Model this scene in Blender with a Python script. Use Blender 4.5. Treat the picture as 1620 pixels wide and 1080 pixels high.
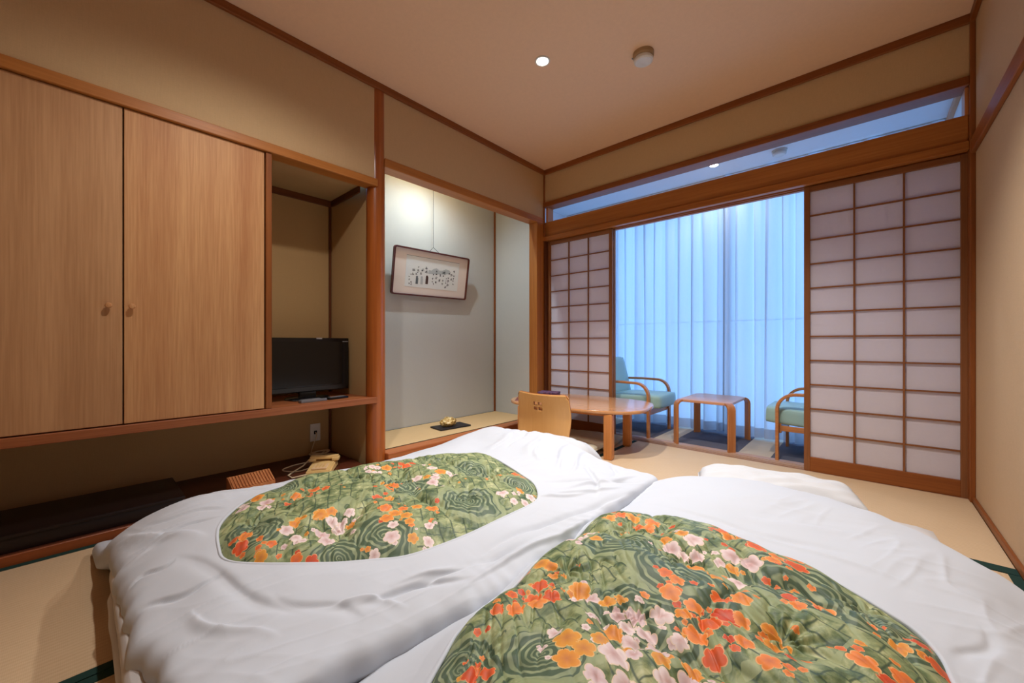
import bpy, bmesh, math, random
import numpy as np
from mathutils import Vector, Matrix, noise
R = math.radians
random.seed(7)
scn = bpy.context.scene
for o in list(bpy.data.objects):
    bpy.data.objects.remove(o)

# ------------------------------------------------------------------ camera
cd = bpy.data.cameras.new('camera')
cd.sensor_width = 36.0
cd.lens = 620.0 / 1620.0 * 36.0
cd.shift_y = 1.0 / 1620.0
cd.clip_start = 0.02
cam = bpy.data.objects.new('camera', cd)
scn.collection.objects.link(cam)
cam.location = (0, 0, 0.81)
cam.rotation_euler = (math.pi / 2, 0, math.atan(561 / 620))
scn.camera = cam

# ------------------------------------------------------------------ world, exposure
w = bpy.data.worlds.new('world')
scn.world = w
w.use_nodes = True
w.node_tree.nodes['Background'].inputs[0].default_value = (0.25, 0.515, 1.0, 1)
w.node_tree.nodes['Background'].inputs[1].default_value = 2.4
scn.view_settings.view_transform = 'Standard'
scn.view_settings.look = 'None'
scn.view_settings.exposure = 0.14
scn.view_settings.gamma = 1.0
scn.view_settings.use_curve_mapping = False

def area_light(name, loc, rot, sx, sy, power, col, portal=False):
    l = bpy.data.lights.new(name, 'AREA')
    l.shape = 'RECTANGLE'; l.size = sx; l.size_y = sy
    l.energy = power; l.color = col
    if portal: l.cycles.is_portal = True
    o = bpy.data.objects.new(name, l); scn.collection.objects.link(o)
    o.location = loc; o.rotation_euler = rot
    return o
area_light('window_daylight_portal', (-0.95, 4.02, 1.15), (-math.pi / 2, 0, 0), 2.9, 2.2, 1, (1, 1, 1), True)

SPOT_W = 64.0
def spot(name, loc, power, col, size=150, blend=0.6, rad=0.03, rot=(0, 0, 0)):
    l = bpy.data.lights.new(name, 'SPOT')
    l.energy = power; l.color = col; l.spot_size = R(size); l.spot_blend = blend
    l.shadow_soft_size = rad
    o = bpy.data.objects.new(name, l); scn.collection.objects.link(o)
    o.location = loc; o.rotation_euler = rot
    return o
ROOM_LAMPS = [(-1.423, 1.841), (-0.52, 1.841), (-1.423, 0.55), (-0.52, 0.55)]
for (lx, ly), (k, cone) in zip(ROOM_LAMPS, ((1.65, 90), (1.85, 108), (0.85, 150), (0.5, 84))):
    spot('downlight_beam', (lx, ly, 2.44), SPOT_W * k, (1.0, 0.965, 0.925), cone, 0.9)
spot('alcove_beam', (-2.54, 1.95, 2.36), 46, (0.76, 0.92, 1.0), 160, 0.9, 0.02, (0, R(-14), 0))
spot('veranda_beam', (-0.93, 3.504, 2.23), 9, (0.95, 0.97, 1.0), 150, 0.6, 0.02)

# ------------------------------------------------------------------ helpers
C = scn.collection
def srgb(r, g, b):
    f = lambda c: (c / 255 / 12.92) if c / 255 <= 0.04045 else ((c / 255 + 0.055) / 1.055) ** 2.4
    return (f(r), f(g), f(b), 1.0)

class NT:
    def __init__(s, name):
        s.m = bpy.data.materials.new(name); s.m.use_nodes = True
        s.t = s.m.node_tree; s.n = s.t.nodes; s.l = s.t.links
        s.b = s.n['Principled BSDF']; s.out = s.n['Material Output']
    def new(s, typ, **kw):
        nd = s.n.new(typ)
        for k, v in kw.items():
            if k.startswith('i_'):
                key = k[2:]
                key = int(key) if key.isdigit() else key.replace('_', ' ')
                nd.inputs[key].default_value = v
            else: setattr(nd, k, v)
        return nd
    def link(s, a, b): s.l.new(a, b)
    def math(s, op, a, b=None, c=None, clamp=False):
        nd = s.n.new('ShaderNodeMath'); nd.operation = op; nd.use_clamp = clamp
        for i, v in enumerate((a, b, c)):
            if v is None: continue
            if isinstance(v, (int, float)): nd.inputs[i].default_value = v
            else: s.l.new(v, nd.inputs[i])
        return nd.outputs[0]
    def mix(s, fac, a, b, blend='MIX'):
        nd = s.n.new('ShaderNodeMix'); nd.data_type = 'RGBA'; nd.blend_type = blend
        for sock, v in ((nd.inputs[0], fac), (nd.inputs[6], a), (nd.inputs[7], b)):
            if isinstance(v, (int, float, tuple)): sock.default_value = v
            else: s.l.new(v, sock)
        return nd.outputs[2]
    def coord(s, scale=(1, 1, 1), rot=(0, 0, 0), kind='Object'):
        tc = s.n.new('ShaderNodeTexCoord'); mp = s.n.new('ShaderNodeMapping')
        mp.inputs['Scale'].default_value = scale; mp.inputs['Rotation'].default_value = rot
        s.l.new(tc.outputs[kind], mp.inputs[0]); return mp.outputs[0]
    def noise(s, vec, scale=5, detail=3, rough=0.5, dist=0.0):
        nd = s.n.new('ShaderNodeTexNoise')
        nd.inputs['Scale'].default_value = scale; nd.inputs['Detail'].default_value = detail
        nd.inputs['Roughness'].default_value = rough; nd.inputs['Distortion'].default_value = dist
        s.l.new(vec, nd.inputs['Vector']); return nd.outputs['Fac']
    def ramp(s, fac, stops):
        nd = s.n.new('ShaderNodeValToRGB')
        e = nd.color_ramp.elements
        while len(e) < len(stops): e.new(0.5)
        for el, (p, c) in zip(e, stops): el.position = p; el.color = c
        s.l.new(fac, nd.inputs[0]); return nd.outputs[0]
    def bump(s, h, strength=0.2, dist=0.002):
        nd = s.n.new('ShaderNodeBump'); nd.inputs['Strength'].default_value = strength
        nd.inputs['Distance'].default_value = dist
        s.l.new(h, nd.inputs['Height']); s.l.new(nd.outputs[0], s.b.inputs['Normal'])
    def col(s, c):
        if isinstance(c, tuple): s.b.inputs['Base Color'].default_value = c
        else: s.l.new(c, s.b.inputs['Base Color'])
    def rough(s, r, spec=0.5):
        s.b.inputs['Roughness'].default_value = r
        s.b.inputs['Specular IOR Level'].default_value = spec

def m_plain(name, c, rough=0.5, spec=0.5, metal=0.0):
    t = NT(name); t.rough(rough, spec)
    nz = t.noise(t.coord(), 35, 2)
    t.col(t.mix(t.math('MULTIPLY', nz, 0.16), c, tuple(x * 0.7 for x in c[:3]) + (1,)))
    t.b.inputs['Metallic'].default_value = metal
    return t.m

def m_wood(name, c1, c2, axis=1, fine=120, rough=0.4, spec=0.4, coat=0.0, bump=0.08, big=8, contrast=1.0):
    """grain streaks running along the given local axis"""
    t = NT(name); t.rough(rough, spec)
    sc = [1.0, 1.0, 1.0]; sc[axis] = 0.03
    v = t.coord(tuple(sc))
    n1 = t.noise(v, fine, 3, 0.6); n2 = t.noise(v, big, 2, 0.5, 0.4)
    f = t.math('ADD', t.math('MULTIPLY', n1, 0.45), t.math('MULTIPLY', n2, 0.55))
    f = t.math('MULTIPLY_ADD', t.math('SUBTRACT', f, 0.5), 3.0 * contrast, 0.5, clamp=True)
    t.col(t.mix(f, c1, c2)); t.bump(n1, bump, 0.001)
    if coat: t.b.inputs['Coat Weight'].default_value = coat; t.b.inputs['Coat Roughness'].default_value = 0.15
    return t.m

def m_paper(name, c, scale=260, amt=0.18):
    t = NT(name); t.rough(0.92, 0.15)
    v = t.coord(); n1 = t.noise(v, scale, 3, 0.7); n2 = t.noise(v, 1.3, 2)
    v2 = t.coord((1, 1, 14)); n3 = t.noise(v2, 40, 2)
    v3 = t.coord((14, 14, 1)); n4 = t.noise(v3, 24, 2)
    dk = tuple(x * (1 - amt) for x in c[:3]) + (1,); lt = tuple(min(1, x * (1 + amt)) for x in c[:3]) + (1,)
    f = t.math('ADD', t.math('MULTIPLY', n1, 0.4), t.math('ADD', t.math('MULTIPLY', n3, 0.3), t.math('MULTIPLY', n4, 0.3)))
    t.col(t.mix(f, dk, lt)); t.bump(f, 0.35, 0.0015)
    return t.m

def m_tatami(name, c1, c2, axis):
    """rush weave: fine ribs across the mat with coarser bands"""
    t = NT(name); t.rough(0.6, 0.3)
    sc = [1, 1, 1]; sc[axis] = 0.05
    v = t.coord(tuple(sc)); n1 = t.noise(v, 260, 2, 0.6)
    w1 = t.new('ShaderNodeTexWave', wave_type='BANDS', bands_direction='X' if axis == 1 else 'Y')
    w1.inputs['Scale'].default_value = 20.0; w1.inputs['Distortion'].default_value = 0.4
    t.link(t.coord(), w1.inputs['Vector'])
    w2 = t.new('ShaderNodeTexWave', wave_type='BANDS', bands_direction='Y' if axis == 1 else 'X')
    w2.inputs['Scale'].default_value = 90.0; w2.inputs['Distortion'].default_value = 1.0
    t.link(t.coord(), w2.inputs['Vector'])
    big = t.noise(t.coord(), 3, 2)
    f = t.math('ADD', t.math('MULTIPLY', n1, 0.5), t.math('MULTIPLY', w1.outputs['Fac'], 0.22))
    f = t.math('ADD', f, t.math('MULTIPLY', w2.outputs['Fac'], 0.13))
    f = t.math('ADD', f, t.math('MULTIPLY', big, 0.25))
    t.col(t.mix(f, c2, c1)); t.bump(f, 0.3, 0.002)
    return t.m

def m_fabric(name, c, rough=0.9, scale=500, amt=0.15, sheen=0.0, bump=0.15):
    t = NT(name); t.rough(rough, 0.2)
    v = t.coord(); n1 = t.noise(v, scale, 2, 0.6); n2 = t.noise(v, 6, 2)
    dk = tuple(x * (1 - amt) for x in c[:3]) + (1,)
    t.col(t.mix(t.math('MULTIPLY', t.math('ADD', n1, n2), 0.5), c, dk)); t.bump(n1, bump, 0.001)
    if sheen: t.b.inputs['Sheen Weight'].default_value = sheen
    return t.m

def m_emit(name, c, s):
    t = NT(name); t.col((0.8, 0.8, 0.8, 1))
    t.b.inputs['Emission Color'].default_value = c; t.b.inputs['Emission Strength'].default_value = s
    return t.m

def m_translucent(name, c, trans=0.5, clear=0.0, fiber=True):
    t = NT(name)
    d = t.new('ShaderNodeBsdfDiffuse'); tr = t.new('ShaderNodeBsdfTranslucent')
    mx = t.new('ShaderNodeMixShader'); mx.inputs[0].default_value = trans
    v = t.coord(); n1 = t.noise(v, 60, 4, 0.6)
    cc = t.mix(t.math('MULTIPLY', n1, 0.25), c, tuple(x * 0.82 for x in c[:3]) + (1,))
    t.link(cc, d.inputs[0]); t.link(cc, tr.inputs[0])
    t.link(d.outputs[0], mx.inputs[1]); t.link(tr.outputs[0], mx.inputs[2])
    o = mx.outputs[0]
    if clear:
        tp = t.new('ShaderNodeBsdfTransparent'); m2 = t.new('ShaderNodeMixShader'); m2.inputs[0].default_value = clear
        t.link(o, m2.inputs[1]); t.link(tp.outputs[0], m2.inputs[2]); o = m2.outputs[0]
    t.link(o, t.out.inputs['Surface'])
    return t.m

def m_glass(name):
    t = NT(name)
    g = t.new('ShaderNodeBsdfGlossy'); g.inputs['Roughness'].default_value = 0.02
    tp = t.new('ShaderNodeBsdfTransparent'); mx = t.new('ShaderNodeMixShader'); mx.inputs[0].default_value = 0.06
    t.link(tp.outputs[0], mx.inputs[1]); t.link(g.outputs[0], mx.inputs[2]); t.link(mx.outputs[0], t.out.inputs['Surface'])
    return t.m

M = {}
# wood tones
TR1, TR2 = srgb(160, 94, 44), srgb(124, 66, 26)
for ax, nm in ((0, 'x'), (1, 'y'), (2, 'z')):
    M['trim_' + nm] = m_wood('cedar_trim_' + nm, TR1, TR2, ax, 90, 0.45, 0.35)
    M['dark_' + nm] = m_wood('cedar_dark_' + nm, srgb(112, 62, 32), srgb(80, 42, 22), ax, 90, 0.5, 0.3)
    M['nag_' + nm] = m_wood('beam_' + nm, srgb(196, 128, 62), srgb(160, 94, 38), ax, 70, 0.42, 0.35)
    M['beech_' + nm] = m_wood('beech_' + nm, srgb(214, 148, 92), srgb(184, 112, 62), ax, 80, 0.35, 0.4, 0.15)
    M['sho_' + nm] = m_wood('shoji_wood_' + nm, srgb(156, 100, 60), srgb(122, 76, 44), ax, 90, 0.5, 0.3)
M['post'] = m_wood('post_wood', srgb(178, 98, 40), srgb(138, 66, 22), 2, 60, 0.3, 0.45, 0.25)
M['door'] = m_wood('door_veneer', srgb(216, 164, 112), srgb(186, 128, 82), 2, 150, 0.5, 0.3, 0.0, 0.05, 11, 1.15)
M['door_left'] = m_wood('door_veneer_greyer', srgb(208, 160, 114), srgb(176, 128, 86), 2, 120, 0.5, 0.3, 0.0, 0.05, 7, 1.0)
M['shelf'] = m_wood('shelf_wood', srgb(176, 108, 66), srgb(140, 76, 42), 1, 110, 0.45, 0.35)
M['counter'] = m_wood('counter_wood', srgb(96, 48, 30), srgb(66, 30, 20), 1, 90, 0.35, 0.4)
M['counter_edge'] = m_wood('counter_edge_wood', srgb(170, 92, 44), srgb(110, 52, 26), 1, 40, 0.4, 0.4)
M['kamachi'] = m_wood('alcove_sill_wood', srgb(188, 112, 62), srgb(150, 78, 40), 1, 60, 0.35, 0.4)
M['table'] = m_wood('table_wood', srgb(222, 166, 116), srgb(196, 134, 84), 0, 90, 0.16, 0.6, 0.6)
M['table_leg'] = m_wood('table_leg_wood', srgb(222, 152, 88), srgb(194, 122, 64), 2, 80, 0.35, 0.4)
M['ply'] = m_wood('zaisu_ply', srgb(236, 184, 118), srgb(222, 162, 92), 2, 60, 0.35, 0.4, 0.2, 0.04, 5, 0.7)
M['ply_edge'] = m_wood('zaisu_ply_edge', srgb(196, 122, 58), srgb(150, 82, 34), 0, 200, 0.45, 0.3)
M['ribbox'] = m_wood('rib_box_wood', srgb(206, 136, 86), srgb(174, 104, 60), 2, 80, 0.5, 0.3)
M['lowtop'] = m_wood('low_table_top_wood', srgb(228, 170, 132), srgb(206, 142, 104), 0, 90, 0.32, 0.5, 0.1)
# walls
M['wall'] = m_paper('wallpaper_beige', srgb(204, 172, 130))
M['wall_back'] = m_paper('wallpaper_back', srgb(210, 180, 138))
M['wall_right'] = m_paper('wallpaper_right', srgb(202, 172, 138))
M['ceil'] = m_paper('ceiling_paper', srgb(242, 206, 172), 220, 0.12)
M['niche'] = m_paper('niche_paper', srgb(184, 150, 104), 220, 0.12)
M['alcove'] = m_paper('alcove_paper', srgb(192, 193, 190), 200, 0.10)
M['vwall'] = m_paper('veranda_paper', srgb(236, 236, 238), 200, 0.06)
TA, TB = srgb(224, 198, 162), srgb(194, 161, 124)
M['tatami_x'] = m_tatami('tatami_rush_x', TA, TB, 0)
M['tatami_y'] = m_tatami('tatami_rush_y', TA, TB, 1)
M['alcove_mat'] = m_tatami('alcove_rush', srgb(222, 192, 144), srgb(198, 162, 116), 1)
M['border'] = m_fabric('tatami_border_cloth', srgb(34, 62, 56), 0.8)
M['white'] = m_fabric('white_cotton', srgb(203, 208, 217), 0.85, 700, 0.05, 0.0, 0.08)
M['matt'] = m_fabric('mattress_cotton', srgb(214, 210, 208), 0.9, 600, 0.05)
M['pillow'] = m_fabric('pillow_cotton', srgb(212, 214, 218), 0.85, 700, 0.04)
M['teal'] = m_fabric('teal_vinyl', srgb(172, 210, 206), 0.38, 300, 0.12)
M['zab'] = m_fabric('zabuton_cloth', srgb(156, 140, 112), 0.9, 400)
M['zab2'] = m_fabric('zabuton_grey', srgb(196, 180, 150), 0.9, 400)
M['zab3'] = m_fabric('zabuton_pale', srgb(222, 212, 184), 0.9, 400)
M['carpet_light'] = m_fabric('carpet_light', srgb(212, 194, 172), 0.95, 300, 0.25, 0, 0.5)
M['carpet_dark'] = m_fabric('carpet_dark', srgb(108, 106, 116), 0.95, 300, 0.3, 0, 0.5)
M['black'] = m_plain('black_plastic', srgb(16, 15, 16), 0.25, 0.5)
M['screen'] = m_plain('tv_screen', srgb(16, 12, 11), 0.16, 0.3)
M['lacquer'] = m_plain('black_leatherette', srgb(30, 18, 16), 0.4, 0.35)
M['slate'] = m_plain('slate_tray', srgb(40, 38, 42), 0.5, 0.3)
M['silver'] = m_plain('silver_plastic', srgb(170, 170, 176), 0.3, 0.5, 0.6)
M['grey'] = m_plain('grey_plastic', srgb(120, 120, 124), 0.4)
M['ivory'] = m_plain('ivory_plastic', srgb(226, 190, 126), 0.4)
M['ivory2'] = m_plain('ivory_pale_plastic', srgb(232, 196, 150), 0.4)
M['fixture'] = m_plain('white_fixture', srgb(225, 222, 216), 0.5)
M['fixture_warm'] = m_plain('warm_fixture', srgb(180, 150, 112), 0.5)
M['cream_cable'] = m_plain('cream_cable', srgb(220, 200, 165), 0.5)
M['frame'] = m_plain('picture_frame_wood', srgb(92, 40, 28), 0.35)
M['mat'] = m_fabric('picture_mount', srgb(244, 232, 222), 0.9)
M['paper'] = m_fabric('picture_paper', srgb(240, 244, 243), 0.9)
M['ink'] = m_plain('ink', srgb(40, 45, 54), 0.9, 0.1)
M['ink_pale'] = m_plain('ink_pale', srgb(192, 200, 202), 0.9, 0.1)
M['ink_mid'] = m_plain('ink_mid', srgb(110, 116, 120), 0.9, 0.1)
M['ink_brown'] = m_plain('ink_brown', srgb(84, 66, 64), 0.9, 0.1)
M['redbox'] = m_plain('dark_red_lacquer', srgb(96, 28, 26), 0.3)
M['lens'] = m_emit('lamp_lens', (1, 0.97, 0.92, 1), 9.0)
M['lens_off'] = m_plain('lamp_lens_off', srgb(236, 236, 240), 0.3)
M['shoji'] = m_translucent('shoji_paper', srgb(250, 246, 253), 0.42)
M['curtain'] = m_translucent('sheer_curtain', srgb(236, 242, 248), 0.62, 0.12)
M['curtain_hem'] = m_translucent('curtain_hem', srgb(206, 208, 214), 0.45, 0.0)
M['glass'] = m_glass('clear_glass')
M['alu'] = m_plain('window_aluminium', srgb(190, 184, 180), 0.4, 0.5, 0.3)
M['concrete'] = m_plain('balcony_concrete', srgb(150, 150, 150), 0.9)

def m_ornament():
    t = NT('ornament_glaze'); t.rough(0.35)
    v = t.coord(); n = t.noise(v, 38, 3, 0.6, 0.5)
    t.col(t.ramp(n, [(0.35, srgb(130, 96, 50)), (0.5, srgb(214, 180, 106)), (0.65, srgb(240, 222, 172))]))
    t.bump(n, 0.5, 0.004); return t.m
M['ornament'] = m_ornament()

def m_patterned_cloth():
    t = NT('patterned_wrap'); t.rough(0.8)
    n = t.noise(t.coord(), 55, 2)
    t.col(t.ramp(n, [(0.40, srgb(52, 50, 92)), (0.5, srgb(120, 60, 84)), (0.62, srgb(86, 84, 120))])); return t.m
M['wrap'] = m_patterned_cloth()

def m_quilt():
    """green printed quilting: lattice, whirlpools, plum blossoms. Cloth pattern laid out in flat cloth coordinates"""
    t = NT('floral_print'); t.rough(0.5, 0.35)
    P = t.new('ShaderNodeAttribute', attribute_name='cloth').outputs['Vector']
    n1 = t.noise(P, 24, 5, 0.65, 0.5); n2 = t.noise(P, 90, 2)
    base = t.ramp(n1, [(0.30, srgb(66, 84, 58)), (0.44, srgb(104, 120, 82)), (0.56, srgb(150, 158, 112)), (0.68, srgb(190, 192, 146))])
    nd = t.new('ShaderNodeTexNoise'); nd.inputs['Scale'].default_value = 7; nd.inputs['Detail'].default_value = 2
    t.link(P, nd.inputs['Vector'])
    ad = t.new('ShaderNodeVectorMath', operation='MULTIPLY_ADD'); ad.inputs[1].default_value = (0.05, 0.05, 0); t.link(nd.outputs['Color'], ad.inputs[0]); t.link(P, ad.inputs[2])
    mp = t.new('ShaderNodeMapping'); mp.inputs['Rotation'].default_value = (0, 0, R(24)); t.link(ad.outputs[0], mp.inputs[0])
    br = t.new('ShaderNodeTexBrick'); t.link(mp.outputs[0], br.inputs['Vector'])
    br.inputs['Scale'].default_value = 1.0; br.inputs['Brick Width'].default_value = 0.050; br.inputs['Row Height'].default_value = 0.036
    br.inputs['Mortar Size'].default_value = 0.0030; br.inputs['Mortar Smooth'].default_value = 0.9
    br.offset = 0.35
    c = t.mix(t.math('MULTIPLY', br.outputs['Fac'], 0.85), base, srgb(52, 74, 58))
    wv = t.new('ShaderNodeTexWave', wave_type='BANDS'); wv.inputs['Scale'].default_value = 3.0; wv.inputs['Distortion'].default_value = 9.0
    wv.inputs['Detail'].default_value = 2.0; wv.inputs['Detail Scale'].default_value = 2.2; t.link(P, wv.inputs['Vector'])
    c = t.mix(t.math('MULTIPLY', t.math('GREATER_THAN', wv.outputs['Fac'], 0.95), 0.7), c, srgb(160, 168, 124))
    # whirlpools
    W = t.new('ShaderNodeAttribute', attribute_name='whirl').outputs['Vector']
    ss = t.new('ShaderNodeSeparateXYZ'); t.link(W, ss.inputs[0]); dx, dy, ph0 = ss.outputs
    rr = t.math('SQRT', t.math('ADD', t.math('MULTIPLY', dx, dx), t.math('MULTIPLY', dy, dy)))
    nn = t.math('MULTIPLY', t.math('SUBTRACT', t.noise(P, 11, 2), 0.5), 0.9)
    rw = t.math('ADD', rr, nn)
    ang = t.math('ADD', t.math('ARCTAN2', dy, dx), ph0)
    si = t.math('SINE', t.math('ADD', t.math('MULTIPLY', t.math('POWER', t.math('MAXIMUM', rw, 0.001), 0.75), 40.0), t.math('MULTIPLY', ang, 2.0)))
    wl = t.math('MULTIPLY', t.math('SUBTRACT', si, 0.1), 2.0, clamp=True)
    wl = t.math('MULTIPLY', wl, t.math('MULTIPLY_ADD', t.noise(P, 30, 2), 1.6, -0.25, clamp=True))
    wc = t.mix(t.math('MULTIPLY', wl, 1.0), srgb(80, 98, 76), srgb(172, 182, 142))
    c = t.mix(t.math('LESS_THAN', rw, 1.0), c, wc)
    rim = t.math('LESS_THAN', t.math('ABSOLUTE', t.math('SUBTRACT', rw, 1.02)), 0.09)
    c = t.mix(t.math('MULTIPLY', rim, 0.85), c, srgb(150, 160, 118))
    # blossoms: each face of the cloth knows the flower it is nearest to
    OR = [(0.0, srgb(206, 72, 36)), (0.22, srgb(226, 100, 46)), (0.45, srgb(236, 134, 62)), (0.62, srgb(222, 156, 58)), (0.64, srgb(226, 206, 204)), (0.8, srgb(232, 214, 212)), (1.0, srgb(216, 192, 194))]
    for an in ('bud', 'bloom'):
        B = t.new('ShaderNodeAttribute', attribute_name=an).outputs['Vector']
        sx = t.new('ShaderNodeSeparateXYZ'); t.link(B, sx.inputs[0]); bx, by, cid = sx.outputs
        r = t.math('SQRT', t.math('ADD', t.math('MULTIPLY', bx, bx), t.math('MULTIPLY', by, by)))
        a = t.math('ADD', t.math('ARCTAN2', by, bx), t.math('MULTIPLY', cid, 9.0))
        pet = t.math('POWER', t.math('ABSOLUTE', t.math('COSINE', t.math('MULTIPLY', a, 2.5))), 0.6)
        lim = t.math('MULTIPLY_ADD', pet, 0.30, 0.70)
        ins = t.math('LESS_THAN', r, lim)
        pal = t.ramp(cid, OR)
        q = t.math('DIVIDE', r, lim)
        pal = t.mix(t.math('MULTIPLY', t.math('GREATER_THAN', q, 0.90), 0.45), pal, srgb(238, 208, 150))
        pal = t.mix(t.math('MULTIPLY', t.math('SUBTRACT', 0.75, q, clamp=True), 0.75), pal, srgb(170, 96, 78))
        c = t.mix(ins, c, pal)
    t.col(c); t.bump(n2, 0.1, 0.001)
    return t.m
M['quilt'] = m_quilt()

# ---- meshes
def link_mesh(name, me, mat, parent=None, smooth=False):
    o = bpy.data.objects.new(name, me); C.objects.link(o)
    if mat is not None and not me.materials: me.materials.append(mat)
    if smooth:
        for p in me.polygons: p.use_smooth = True
    if parent is not None: o.parent = parent
    return o
def fin(name, bm, mat, parent=None, smooth=False, auto=None):
    me = bpy.data.meshes.new(name)
    bmesh.ops.recalc_face_normals(bm, faces=bm.faces)
    bm.to_mesh(me); bm.free()
    if auto is not None:
        for p in me.polygons: p.use_smooth = True
        me.set_sharp_from_angle(angle=R(auto))
    return link_mesh(name, me, mat, parent, smooth)
def add_box(bm, lo, hi, bev=0.0, seg=1, mtx=None):
    vs = [bm.verts.new((x, y, z)) for x in (lo[0], hi[0]) for y in (lo[1], hi[1]) for z in (lo[2], hi[2])]
    q = [(0, 1, 3, 2), (4, 6, 7, 5), (0, 4, 5, 1), (2, 3, 7, 6), (0, 2, 6, 4), (1, 5, 7, 3)]
    fs = [bm.faces.new([vs[i] for i in f]) for f in q]
    if bev:
        es = set(e for f in fs for e in f.edges)
        r = bmesh.ops.bevel(bm, geom=list(es), offset=bev, segments=seg, affect='EDGES', profile=0.6)
        vs = list({v for v in vs if v.is_valid} | set(r['verts']))
    if mtx is not None: bmesh.ops.transform(bm, matrix=mtx, verts=vs)
    return vs
def box(name, lo, hi, mat, parent=None, bev=0.0, seg=1, mtx=None):
    bm = bmesh.new()
    lo, hi = tuple(min(a, b) for a, b in zip(lo, hi)), tuple(max(a, b) for a, b in zip(lo, hi))
    add_box(bm, lo, hi, bev, seg, mtx)
    return fin(name, bm, mat, parent, auto=40 if bev and seg > 1 else None)
def tube_bm(bm, pts, rad, n=8, closed_caps=True):
    pts = [Vector(p) for p in pts]
    if isinstance(rad, (int, float)): rad = [rad] * len(pts)
    rings = []
    up = Vector((0, 0, 1))
    for i, p in enumerate(pts):
        d = (pts[min(i + 1, len(pts) - 1)] - pts[max(i - 1, 0)])
        if d.length < 1e-9: d = Vector((0, 0, 1))
        d.normalize()
        ref = up if abs(d.dot(up)) < 0.95 else Vector((1, 0, 0))
        a = d.cross(ref).normalized(); b = d.cross(a)
        rings.append([bm.verts.new(p + (a * math.cos(2 * math.pi * k / n) + b * math.sin(2 * math.pi * k / n)) * rad[i]) for k in range(n)])
    for r0, r1 in zip(rings, rings[1:]):
        for k in range(n): bm.faces.new((r0[k], r0[(k + 1) % n], r1[(k + 1) % n], r1[k]))
    if closed_caps:
        bm.faces.new(rings[0]); bm.faces.new(rings[-1])
def tube(name, pts, rad, mat, parent=None, n=8):
    bm = bmesh.new(); tube_bm(bm, pts, rad, n); return fin(name, bm, mat, parent, auto=50)
def lathe(name, prof, mat, parent=None, n=32, loc=(0, 0, 0)):
    bm = bmesh.new(); rings = []
    for r, z in prof:
        if r < 1e-6: rings.append([bm.verts.new((loc[0], loc[1], loc[2] + z))])
        else: rings.append([bm.verts.new((loc[0] + r * math.cos(2 * math.pi * k / n), loc[1] + r * math.sin(2 * math.pi * k / n), loc[2] + z)) for k in range(n)])
    for a, b in zip(rings, rings[1:]):
        for k in range(n):
            if len(a) == 1 and len(b) == 1: continue
            if len(a) == 1: bm.faces.new((a[0], b[k], b[(k + 1) % n]))
            elif len(b) == 1: bm.faces.new((a[k], a[(k + 1) % n], b[0]))
            else: bm.faces.new((a[k], a[(k + 1) % n], b[(k + 1) % n], b[k]))
    return fin(name, bm, mat, parent, auto=35)
def strip(name, path, width_dir, width, thick, mat, parent=None):
    """bent plywood strip: path of points, constant width along width_dir, thickness normal to the path"""
    bm = bmesh.new(); path = [Vector(p) for p in path]; wd = Vector(width_dir).normalized()
    rings = []
    for i, p in enumerate(path):
        d = (path[min(i + 1, len(path) - 1)] - path[max(i - 1, 0)]).normalized()
        nrm = d.cross(wd).normalized()
        b = 0.18 * thick
        hw, ht = width / 2, thick / 2
        prof = [(-hw + b, -ht), (hw - b, -ht), (hw, -ht + b), (hw, ht - b), (hw - b, ht), (-hw + b, ht), (-hw, ht - b), (-hw, -ht + b)]
        rings.append([bm.verts.new(p + wd * a + nrm * c) for a, c in prof])
    n = 8
    for r0, r1 in zip(rings, rings[1:]):
        for k in range(n): bm.faces.new((r0[k], r0[(k + 1) % n], r1[(k + 1) % n], r1[k]))
    bm.faces.new(rings[0]); bm.faces.new(rings[-1])
    return fin(name, bm, mat, parent, auto=35)
def tag(o, label=None, cat=None, group=None, kind=None):
    if label: o['label'] = label
    if cat: o['category'] = cat
    if group: o['group'] = group
    if kind: o['kind'] = kind
    return o
def empty(name, loc, label, cat, rz=0, group=None):
    o = bpy.data.objects.new(name, None); C.objects.link(o)
    o.location = loc; o.rotation_euler = (0, 0, rz); o.empty_display_size = 0.05
    return tag(o, label, cat, group)
def st(o, label, cat):
    return tag(o, label, cat, None, 'structure')
def inst(src, name, loc, parent, rot=(0, 0, 0)):
    o = bpy.data.objects.new(name, src.data); C.objects.link(o); o.location = loc; o.rotation_euler = rot
    o.parent = parent; return o
def arc(cx, cz, r, a0, a1, n=8):
    return [(cx + r * math.cos(R(a0 + (a1 - a0) * i / n)), cz + r * math.sin(R(a0 + (a1 - a0) * i / n))) for i in range(n + 1)]

XL, XR, YB, YF, ZC = -2.335, 0.408, 3.045, -1.25, 2.475
PY = 1.215      # partition between the television niche and the alcove
# ================================================================== STRUCTURE
fl = st(box('floor', (-2.95, YF, -0.10), (XR, 3.075, -0.0305), M['concrete']), 'floor under the straw mats of the room', 'floor')
def mat_(x0, y0, x1, y1, axis, borders):
    """one tatami mat with its cloth borders; borders: list of 'x0','x1','y0','y1' sides"""
    g = 0.0012
    m = box('tatami_mat', (x0 + g, y0 + g, -0.03), (x1 - g, y1 - g, 0.0), M['tatami_x' if axis == 0 else 'tatami_y'], fl, 0.001)
    bw = 0.029
    for s in borders:
        a, b, c, d = x0 + g, y0 + g, x1 - g, y1 - g
        if s == 'x0': c = a + bw
        if s == 'x1': a = c - bw
        if s == 'y0': d = b + bw * (1.0 if axis == 1 else 1.9)
        if s == 'y1': b = d - bw
        tag(box('cloth_border', (a, b, -0.002), (c, d, 0.0014), M['border'], m), 'dark green cloth border')
mat_(-1.392, 2.182, XR - 0.012, 3.074, 0, ['y0'])
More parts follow.
